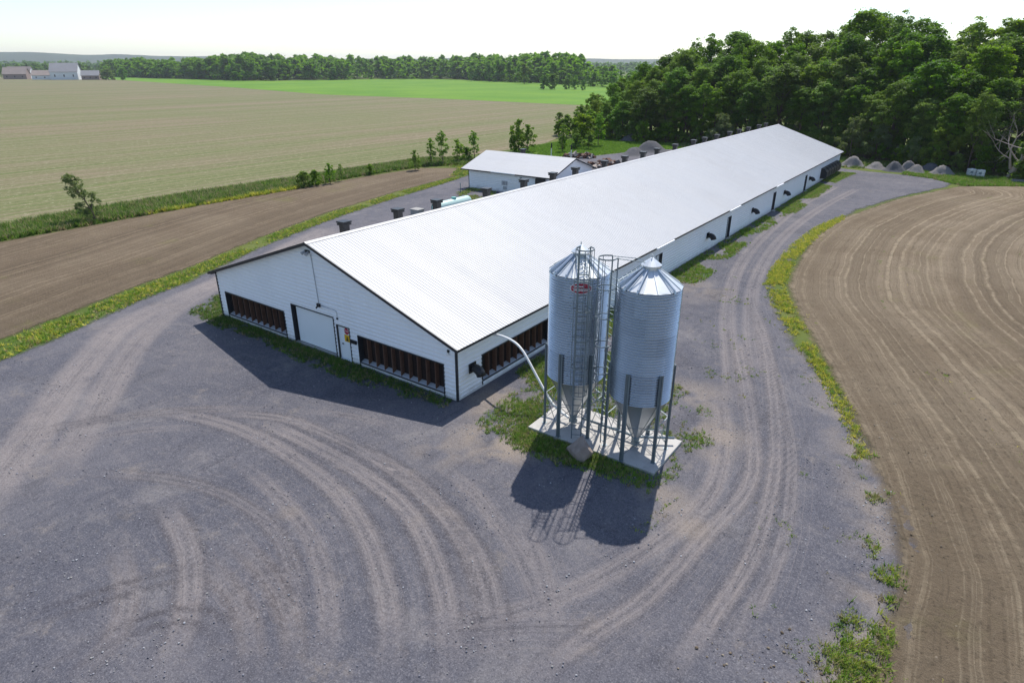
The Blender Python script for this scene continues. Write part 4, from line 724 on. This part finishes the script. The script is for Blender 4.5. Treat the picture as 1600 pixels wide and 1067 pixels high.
        stroke(-.30, .085, .08, .085, .04); stroke(-.3, -.09, .28, -.09, .02)
        for i, u in enumerate(np.linspace(-.29, .26, 7)):                  # cream script strokes, illegible at this size as in the photo
            hgt = .13 if i in (0, 4) else .075; stroke(u, -.07, u + .03, -.07 + hgt, .032); stroke(u + .03, -.005, u + .075, -.005, .03); stroke(u + .03, -.06, u + .08, -.06, .026)
        b.build('badge_lettering', M_WHITE, body)
    return e
silo(5.97, 1.33, 'galvanized feed silo with the red oval badge, nearer the barn corner', -54, -60, -57, 8.95); silo(9.2, 1.25, 'galvanized feed silo without a badge, at the outer end of the pad', 216, 238, None, 8.68)
pipe_px = chaikin([(5.75, 1.28, .45), (4.92, 1.44, .62), (4.36, 1.61, .98), (3.46, 1.88, 1.80), (2.85, 2.06, 2.40), (2.4, 2.2, 2.76), (1.85, 2.36, 2.96), (1.1, 2.57, 2.96), (.5, 2.76, 2.86), (.03, 2.88, 2.76)], 3)
b = MB(); b.tube([tuple(q) for q in pipe_px], .06, 12); o = b.build('feed_pipe', M_PVC, None, True); tag(o, 'white curved feed pipe rising from the nearer silo to the barn eave', 'pipe')
e = empty('transfer_pipe', (8.6, 2.2, .15), 'low steel auger tube crossing the pad between the silo boots', 'pipe'); b = MB(); b.tube([(-2.3, -.6, .3), (.5, -.6, .3), (1.9, .3, .3)], .06, 10); b.build('tube', M_STEELD, e, True); b = MB()
for x in (-1.4, .3): b.box((x - .03, -.64, 0), (x + .03, -.56, .25))
b.build('stand', M_STEELD, e)

# ------------------------------------------------------------------ trees
LEAF_DK = mat_leaf('dark_leaves', (.062, .135, .018), (.185, .31, .040)); LEAF_MD = mat_leaf('mid_leaves', (.10, .19, .022), (.26, .39, .055)); LEAF_OL = mat_leaf('olive_leaves', (.115, .19, .026), (.26, .36, .07))
LEAF_BR = mat_leaf('bright_leaves', (.13, .22, .014), (.27, .36, .03)); LEAF_PALE = mat_leaf('pale_willow_leaves', (.12, .17, .075), (.25, .30, .15)); LEAF_BUSH = mat_leaf('bush_leaves', (.085, .175, .022), (.20, .34, .05))
LEAF_SAP = mat_leaf('sapling_leaves', (.14, .25, .03), (.28, .42, .07))
def crown_mesh(seed, h, r, base, nl, nleaf, ls, shape=1.0, m=None, flat_=.62, lean=(0, 0), aspect=.6):
    g = np.random.default_rng(seed); V = []; ch = h - base; lobes = []
    top = .9 + .2 * shape
    for i in range(nl):
        t = g.random() ** .85; z = base + ch * (.05 + .86 * t); env = r * max(.15, (1 - abs((t - .44) / .64) ** (2.7 * top))) * (.8 + .35 * g.random()); a = g.random() * 6.28; q = g.random() ** .38 * env * .84
        lobes.append((math.cos(a) * q + lean[0] * (z / h) ** 1.6, math.sin(a) * q + lean[1] * (z / h) ** 1.6, z, (.11 + .14 * g.random()) * r * (1.0 - .15 * t)))
    for t in np.linspace(.5, .96, 8): z = base + ch * t; lobes.append((lean[0] * (z / h) ** 1.6 + .07 * r * g.normal(), lean[1] * (z / h) ** 1.6 + .07 * r * g.normal(), z - .1 * r, (.30 - .16 * t) * r))
    lobes = np.array(lobes)
    wgt = lobes[:, 3] ** 2; li = g.choice(len(lobes), nleaf, p=wgt / wgt.sum()); d = g.normal(0, 1, (nleaf, 3)); d /= np.linalg.norm(d, axis=1)[:, None]; rad = (.55 + .5 * g.random(nleaf) ** .6) * np.where(g.random(nleaf) < .06, 1.12, 1)
    sub_ = g.integers(0, 20, nleaf); jit = g.normal(0, 1, (len(lobes), 20, 3)); jit /= np.linalg.norm(jit, axis=2)[:, :, None]; d = d * .6 + jit[li, sub_] * .7; d[:, 2] = np.where((d[:, 2] < -.2) & (g.random(nleaf) < .6), -d[:, 2] * .7, d[:, 2]); d /= np.linalg.norm(d, axis=1)[:, None]
    C = lobes[li, :3] + d * (lobes[li, 3] * rad)[:, None] * np.array([1, 1, flat_ + .2])
    k_ = g.random(nleaf) < .12; C[k_] += np.clip(g.normal(0, .10 * r, (int(k_.sum()), 3)), -.13 * r, .13 * r) * np.array([1, 1, 1.2]); n = d * .6 + g.normal(0, .6, (nleaf, 3)) + np.array([0, 0, .75]); n /= np.linalg.norm(n, axis=1)[:, None]
    t = np.cross(n, g.normal(0, 1, (nleaf, 3))); t /= np.linalg.norm(t, axis=1)[:, None]; s = np.cross(n, t); k = ls * (.55 + .8 * g.random((nleaf, 1)))
    V = np.stack([C - t * k, C - s * k * aspect + n * k * .15, C + t * k, C + s * k * aspect + n * k * .15], 1).reshape(-1, 3); F = np.arange(4 * nleaf).reshape(-1, 4)
    tint = np.clip(.5 + .28 * g.normal(0, 1, len(lobes))[li] + .12 * g.normal(0, 1, nleaf), 0, 1); return np_mesh('crown', V, F, m, False, {'tint': ('FLOAT', np.repeat(tint, 4))}), lobes
def trunk_mesh(seed, h, base, r0, lobes, m, lean=(0, 0), nb=9):
    g = np.random.default_rng(seed); b = MB(); top = h * .86; P = lambda z: (lean[0] * (z / h) ** 1.6 + .12 * math.sin(z * .9 + seed), lean[1] * (z / h) ** 1.6 + .12 * math.cos(z * .7 + seed), z); zs = np.linspace(-.1, top, 9)
    b.tube([P(max(z, 0)) if z >= 0 else (0, 0, z) for z in zs], [r0 * (1.15 - .98 * i / 8) for i in range(9)], 7)
    for i in g.choice(len(lobes), min(nb, len(lobes)), replace=False):
        x, y, z, rr = lobes[i]; za = max(base * .7, z - .35 * h * (.3 + .5 * g.random())); za = min(za, top); p0 = Vector(P(za)); p1 = Vector((x, y, z)); mid = p0.lerp(p1, .55) + Vector((0, 0, -.08 * (p1 - p0).length)); f = r0 * (1.1 - za / top) * .5 + .025; b.tube([p0, mid, p1], [f, f * .65, f * .25], 5)
    me = bpy.data.meshes.new('trunk'); me.from_pydata(b.v, [], b.f); me.materials.append(m); me.update(); return me
def species(name, seed, h, r, base, nl, nleaf, ls, shape, m, r0=.2, lean=(0, 0), bark=None, aspect=.6, flat_=.62, nb=9):
    c, lo = crown_mesh(seed, h, r, base, nl, nleaf, ls, shape, m, flat_, lean, aspect); return dict(name=name, crown=c, trunk=trunk_mesh(seed, h, base, r0, lo, bark or M_BARK, lean, nb), h=h)
def plant(sp, x, y, h, label, group=None, cat='tree', rz=None, sxy=None, name=None):
    s = h / sp['h']; e = empty(name or sp['name'], (x, y, -.03), label, cat, group, rng.random() * 6.28 if rz is None else rz); k = s * (sxy or (.88 + .26 * rng.random())); e.scale = (k, k, s); link('trunk', sp['trunk'], e); link('crown', sp['crown'], e); return e
BIG = [species('leafy_tree', 11, 20, 4.2, 4.0, 120, 14500, .18, 1.0, LEAF_DK, .28), species('leafy_tree', 12, 22, 4.0, 4, 126, 14500, .175, .9, LEAF_MD, .28), species('leafy_tree', 13, 21, 4.6, 5, 116, 14000, .185, 1.1, LEAF_DK, .3), species('leafy_tree', 14, 19, 3.7, 3, 104, 13000, .18, .85, LEAF_MD, .24), species('leafy_tree', 15, 21, 4.2, 5, 96, 11500, .18, 1.0, LEAF_OL, .26), species('poplar_tree', 16, 23, 3.0, 4, 90, 7500, .17, .9, LEAF_MD, .22)]
BUSH = [species('bush', 21, 4, 2.1, .2, 28, 3200, .16, .7, LEAF_BUSH, .07), species('bush', 22, 4.5, 1.9, .3, 30, 3200, .16, .75, LEAF_MD, .07), species('bush', 23, 3.6, 2.2, .1, 26, 3000, .17, .6, LEAF_OL, .07), species('bush', 24, 4.2, 2.0, .2, 28, 3200, .16, .7, LEAF_DK, .07)]
BRT = species('bright_tree', 31, 6, 2.6, .6, 40, 5200, .17, .8, LEAF_BR, .12); WIL = species('willow_tree', 32, 7, 2.6, .8, 36, 4600, .18, .8, LEAF_PALE, .14, aspect=.35)
SAP = [species('sapling', 41, 4.6, .95, .5, 44, 1500, .105, .9, LEAF_SAP, .05), species('sapling', 42, 5, 1.25, .7, 48, 1900, .11, .9, LEAF_SAP, .06), species('sapling', 43, 4.2, 1.4, .2, 48, 2300, .11, .75, LEAF_SAP, .06)]
LEANT = species('leaning_tree', 44, 5.3, 1.45, .5, 70, 4200, .11, .75, LEAF_PALE, .08, (-2.1, -.9), aspect=.35)
plant(LEANT, -57.7, 7.6, 5.3, 'lone wind bent young tree leaning over the grassy ditch', None, rz=0, sxy=1.0)
for x, y, h, sp, lab in ((-57.6, 34.8, 2.2, BUSH[2], 'low dull olive bush in the ditch, nearest the leaning tree'), (-57.2, 36.6, 2.2, BUSH[0], 'small green bush right beside the dull olive ditch bush'), (-57.0, 39, 3.0, SAP[2], 'ragged sapling behind the paired ditch bushes'), (-57.4, 41.4, 2.6, SAP[0], 'slim sapling just before a gap in the ditch growth'), (-58.4, 48, 1.7, BUSH[1], 'lowest round bush midway along the ditch'), (-56.0, 55.6, 3.3, SAP[2], 'bushy sapling standing by itself at the end of the tilled strip'),
                         (-58, 61.7, 4.6, SAP[0], 'narrow sapling left of the forked pair before the shed'), (-57.5, 64, 5.7, SAP[1], 'taller bent sapling right of the narrow one before the shed'), (-56.5, 67, 4.0, SAP[2], 'broad bush like sapling close to the shed roof'), (-55.3, 70, 5.4, SAP[1], 'tallest leafy sapling touching the left end of the shed roof'), (-56.6, 69.5, 2.4, BUSH[0], 'round bush at the foot of the leafy sapling by the shed')):
    plant(sp, x, y, h, lab, 'saplings and bushes along the ditch', 'tree' if sp in SAP else 'bush')
for x, y, h, sp, lab in ((-56.8, 85.8, 6.3, SAP[2], 'three stemmed young tree behind the shed ridge'), (-55.0, 86.6, 5.4, SAP[2], 'leafy young tree right behind the shed ridge'), (-57.4, 85.2, 3, BUSH[0], 'grey green bush under the young trees behind the shed'), (-49.5, 91, 5.4, SAP[0], 'slim young tree behind the plain white post'), (-47.5, 98, 3.5, BUSH[1], 'bush on the lawn left of the sunlit poplar'), (-50, 97, 3.0, BUSH[0], 'bush at the back of the lawn beside the field'), (-52, 95, 2.6, BUSH[0], 'low bush between field and lawn'), (-52.5, 104, 6.4, BRT, 'sunlit yellow green tree at the left tip of the forest'), (-48.8, 104.5, 7, SAP[1], 'slender sunlit tree at the left tip of the forest')):
    plant(sp, x, y, h, lab, 'young trees around the lawn', 'tree' if sp not in BUSH else 'bush')
# the forest on the right
front = np.array([(-70, 118), (-57, 117), (-45, 118.5), (-33, 120), (-15, 121), (-1, 117), (7, 111), (17, 107), (26, 105.5), (40, 106), (62, 104)], float)
hx = np.array([-72, -62, -57, -50, -43, -32, -17, -5, 6, 15, 27, 62], float); hy = np.array([8, 12, 15.5, 19, 21.5, 23.5, 24, 26, 24.8, 23.2, 22.6, 24], float)
FG = 'deciduous trees of the forest behind the barn'; FL = 'tall dark green deciduous tree crowded among others in the forest'
cnt = 0
for row, dd in enumerate((1.5, 6, 11, 17, 23, 30)):
    x = -68 + 2.2 * row % 5
    while x < 58:
        y = np.interp(x, front[:, 0], front[:, 1]) + dd + rng.normal(0, 1.0); xx = x + rng.normal(0, .9); H = np.interp(xx + dd * .12, hx, hy)
        f = (.52, .66, .80, .9, .97, 1.0)[row] * (.88 + .22 * rng.random())
        if row >= 3 and rng.random() < .12: f *= 1.06
        if row < 2 and abs(xx - 22.6) < 3.6: x += 3; continue
        sp = BIG[int(rng.choice(6, p=(.20, .2, .16, .16, .13, .15)))]; lab, grp = (FL, FG) if row else ('dark leafy tree of middle height along the front edge of the forest', 'front row trees of the forest')
        plant(sp, xx, y, max(5.5, H * f), lab, grp, sxy=(1.05 + .25 * rng.random()) * (1.25 if row < 2 else 1.0)); cnt += 1
        x += (4.6, 4.8, 5.2, 5.6, 6.0, 6.4)[row] * (.85 + .3 * rng.random())
x = -64
while x < 58:
    y = np.interp(x, front[:, 0], front[:, 1]) + 3.5 + rng.normal(0, .8)
    plant(BUSH[int(rng.integers(4))], x, y, 4 + 2.5 * rng.random(), 'dark green bush in the undergrowth along the forest edge', 'undergrowth bushes along the forest edge', 'bush', sxy=1.15); x += 3.4 + 1.2 * rng.random()
x = -66
while x < 60:
    y = np.interp(x, front[:, 0], front[:, 1]) - 1.2 + rng.normal(0, .7)
    plant(BUSH[int(rng.integers(4))], x, y, 2.6 + 2.6 * rng.random(), 'dark green bush in the undergrowth along the forest edge', 'undergrowth bushes along the forest edge', 'bush'); x += 2.3 + 1.2 * rng.random()
plant(BRT, 12.4, 107.5, 7.4, 'bright yellow green tree behind the stone heaps at the forest edge'); plant(WIL, -1.2, 113, 7.6, 'pale grey green willow right above the far barn gable'); plant(WIL, 3.0, 112.5, 6.6, 'pale willow to the right of the far barn gable', None); plant(WIL, -27, 117, 7, 'pale willow peeking over the barn ridge vents'); plant(WIL, 9.2, 107.5, 5.2, 'silvery shrub just left of the bright yellow green tree', None, 'bush'); plant(BUSH[2], 26.2, 101.8, 5.4, 'olive green bush at the right edge of the picture', None, 'bush', sxy=1.3); plant(BRT, 27.5, 103.5, 5.6, 'yellowish bushy tree at the right edge of the picture')
plant(BIG[4], 17.2, 106.5, 12.5, 'olive tinted broad tree right of the bright yellow green tree', sxy=.95)
def bare(seed, h):
    g = np.random.default_rng(seed); b = MB()
    def br(p, d, ln, r, lv):
        pts = [p]; rs = [r]; q = p; dd = d.copy()
        for i in range(3): dd = (dd + Vector(g.normal(0, .16, 3)) + Vector((0, 0, .06))).normalized(); q = q + dd * ln / 3; pts.append(q); rs.append(r * (1 - .22 * (i + 1)))
        b.tube(pts, rs, 5 if lv < 2 else 4, False)
        if lv < 5:
            for k in range(3 if lv < 3 else 2): 
                j = 1 + int(g.integers(0, 3)) if k else 3; br(pts[j], (dd + Vector(g.normal(0, .62, 3))).normalized(), ln * (.62 + .2 * g.random()), rs[j] * .72, lv + 1)
    br(Vector((0, 0, -.1)), Vector((.1, 0, 1)), h * .3, h * .021, 0); br(Vector((.1, .1, h * .05)), Vector((.5, -.2, 1)).normalized(), h * .3, h * .015, 1); br(Vector((0, -.1, h * .08)), Vector((-.5, -.2, 1)).normalized(), h * .27, h * .011, 1)
    me = bpy.data.meshes.new('bare_tree'); me.from_pydata(b.v, [], b.f); me.materials.append(M_DEAD); return me
def bare_tree(x, y, h, seed, lab):
    o = link('bare_tree', bare(seed, h)); o.location = (x, y, 0); tag(o, lab, 'tree', 'bare trees in the forest')
bare_tree(22.6, 103.6, 17.5, 3, 'leafless grey brown tree at the right edge of the picture'); bare_tree(17.8, 117, 23, 5, 'leafless pale crown high up among the green forest trees')

# far woods: one mass
def minis(name, pts, hs, m, nleaf=150, rw=.36, ls=.085):
    vs = []; ts = []
    proto = []
    for s in range(5): me, _ = crown_mesh(900 + s, 1, rw, .02, 12, nleaf, ls, .8, None); v = np.empty(len(me.vertices) * 3, np.float32); me.vertices.foreach_get('co', v); t = np.empty(len(me.vertices), np.float32); me.attributes['tint'].data.foreach_get('value', t); proto.append((v.reshape(-1, 3), t)); bpy.data.meshes.remove(me)
    for (x, y), h in zip(pts, hs):
        v, t = proto[int(rng.integers(5))]; a = rng.random() * 6.28; k = 1.0 + .8 * rng.random(); c, s = math.cos(a), math.sin(a); q = np.empty_like(v); q[:, 0] = (v[:, 0] * c - v[:, 1] * s) * h * k + x; q[:, 1] = (v[:, 0] * s + v[:, 1] * c) * h * k + y; q[:, 2] = v[:, 2] * h; vs.append(q); ts.append(np.clip(t * .5 + .5 * rng.random(), 0, 1))
    V = np.vstack(vs); return tag(link(name, np_mesh(name, V, np.arange(len(V)).reshape(-1, 4), m, False, {'tint': ('FLOAT', np.concatenate(ts))})), kind='stuff')
edge = np.array([(-1010, 440), (-964, 425), (-800, 420), (-640, 415), (-612, 640), (-520, 620), (-450, 575), (-350, 520), (-262, 470), (-215, 420), (-190, 330)], float)
def along(n, d0, d1, P, jit=6):
    S = np.linalg.norm(np.diff(P, axis=0), axis=1); cs = np.r_[0, np.cumsum(S)]; t = rng.random(n) * cs[-1]; x = np.interp(t, cs, P[:, 0]); y = np.interp(t, cs, P[:, 1]); d = d0 + (d1 - d0) * rng.random(n); v = np.c_[x - 18.7, y + 21.4]; v /= np.linalg.norm(v, axis=1)[:, None]
    return np.c_[x, y] + v * d[:, None] + rng.normal(0, jit, (n, 2)), d
pA = np.array([(-1080, 470), (-900, 440), (-780, 440), (-655, 430)], float); pts, d = along(330, 0, 140, pA); hs = 12 + 9 * rng.random(330) + .05 * d + 7 * np.exp(-((pts[:, 0] + 720) / 90) ** 2)
pB = np.array([(-660, 430), (-640, 520), (-600, 640), (-520, 640), (-450, 590), (-380, 560), (-300, 520)], float); p2, d2 = along(430, 0, 150, pB); h2 = 15 + 8 * rng.random(430) + .06 * d2
pC = np.array([(-330, 530), (-262, 480), (-215, 440), (-150, 420), (-100, 400)], float); p3, d3 = along(170, 0, 200, pC); h3 = 6 + 6 * rng.random(170) + .03 * d3
minis('far_woods', np.vstack([pts, p2, p3]), np.r_[hs, h2, h3], LEAF_MD, 170)
pD = np.array([(-2000, 500), (-1600, 900), (-1200, 1200), (-800, 1450), (-400, 1500), (100, 1500)], float); p4, d4 = along(620, 0, 700, pD, 25); minis('far_woods', p4, 15 + 9 * rng.random(620) + .008 * d4, LEAF_DK, 90, .5, .13)
pE = np.array([(-1500, 380), (-1250, 420), (-1080, 470)], float); p5, d5 = along(120, 0, 300, pE, 12); minis('far_woods', p5, 12 + 8 * rng.random(120), LEAF_DK, 120)
for x, y, h, k, lab in ((-254, 398, 9.5, 1, 'dark round bush in the green field, left of a close pair'), (-249, 402, 10.5, 1, 'paler round bush in the green field, right of the close pair'), (-241, 409, 7.5, 1, 'low bush in the green field beside the forest, left of two'), (-235.5, 411, 7.5, 1, 'low bush in the green field beside the forest, right of two'), (-222, 400, 6.5, .8, 'small bush in the green field nearest the forest'), (-592, 630, 17, .8, 'dark round tree alone before the far wood'), (-462, 570, 15, .7, 'slim dark tree before the far wood'), (-425, 555, 18, .9, 'round green tree standing out before the far wood'), (-350, 512, 18, 1, 'tall pale green tree standing out before the far wood')):
    plant(BUSH[0 if h < 12 else 1], x, y, h, lab, 'bushes and trees before the far wood', 'bush' if h < 12 else 'tree', sxy=k)

# ------------------------------------------------------------------ far farmstead on the left
M_FR = plain('grey_farm_roof', (.30, .29, .30), .7, var=.15, scale=.2); M_FRB = plain('brown_farm_roof', (.32, .26, .23), .8, var=.2, scale=.2); M_FW = plain('white_farm_wall', (.75, .76, .78), .7, var=.08, scale=.2); M_FB = plain('red_brick_wall', (.30, .22, .20), .85, var=.2, scale=1)
def farm(name, x, y, wd, dp, he, hr, rz, mw, mr, lab, wins=3):
    e = empty(name, (x, y, 0), lab, 'building', 'far farmstead buildings', rz); b = MB(); b.box((-wd / 2, -dp / 2, 0), (wd / 2, dp / 2, he))
    for s in (-1, 1): P = [(s * wd / 2, -dp / 2, he), (s * wd / 2, dp / 2, he), (s * wd / 2, 0, hr)]; b.poly(P if s > 0 else P[::-1])
    b.build('wall', mw, e); b = MB(); o_ = .6
    for s in (-1, 1): ye = s * (dp / 2 + o_); ze = he - (hr - he) / (dp / 2) * o_; b.poly([(-wd / 2 - o_, 0, hr + .1), (wd / 2 + o_, 0, hr + .1), (wd / 2 + o_, ye, ze + .1), (-wd / 2 - o_, ye, ze + .1)]); b.poly([(-wd / 2 - o_, 0, hr - .1), (-wd / 2 - o_, ye, ze - .1), (wd / 2 + o_, ye, ze - .1), (wd / 2 + o_, 0, hr - .1)])
    b.build('roof', mr, e)
    for k in range(wins): xx = -wd / 2 + wd * (k + .5) / wins; b = MB(); b.box((xx - .6, -dp / 2 - .08, he * .35), (xx + .6, -dp / 2 - .01, he * .62)); b.build('window', M_TRIM, e)
va = math.atan2(-.6, .8)
for a in ((-880, 330, 28, 20, 9, 18, .95, M_FW, M_FR, 'biggest white gambrel barn of the far farmstead'), (-905, 318, 26, 14, 5, 10, .95, M_FW, M_FRB, 'low white farm building left of the biggest far barn'), (-852, 345, 18, 12, 5, 10, .95, M_FB, M_FR, 'dark brick house right of the biggest far barn'), (-955, 305, 24, 16, 6, 13, .95, M_FB, M_FRB, 'dull brick farmhouse with brown roof in the far farmstead'), (-985, 320, 26, 14, 7, 14, .8, M_FW, M_FRB, 'pale farmhouse behind the dull brick farmhouse'), (-1000, 270, 40, 16, 6, 8.5, .95, M_FW, M_FR, 'long low white shed at the left end of the far farmstead')): farm('farm_building', *a)
farm('farm_building', -390, 950, 40, 18, 16, 21, .4, M_FW, M_FR, 'pale building showing above the far trees near the forest', 4)
plant(BIG[0], -1020, 310, 20, 'dark tree beside the long low shed of the far farmstead', None); plant(BUSH[2], -828, 352, 12, 'broad bush at the right end of the far farmstead', None, 'bush', sxy=1.4); plant(BUSH[0], -812, 362, 13, 'pale round tree at the right end of the far farmstead', None)

# ------------------------------------------------------------------ haze
b = MB(); b.box((-7200, -7200, -1.2), (7200, 7200, 140)); o = b.build('haze', plain('haze_air', (1, 1, 1))); tag(o, kind='stuff')
m = bpy.data.materials.new('haze_volume'); m.use_nodes = True; t = m.node_tree; t.nodes.remove(t.nodes['Principled BSDF']); v = t.nodes.new('ShaderNodeVolumePrincipled'); v.inputs['Color'].default_value = (.86, .92, 1, 1); v.inputs['Density'].default_value = HAZE; v.inputs['Anisotropy'].default_value = .2; t.links.new(v.outputs[0], t.nodes['Material Output'].inputs['Volume']); o.data.materials[0] = m
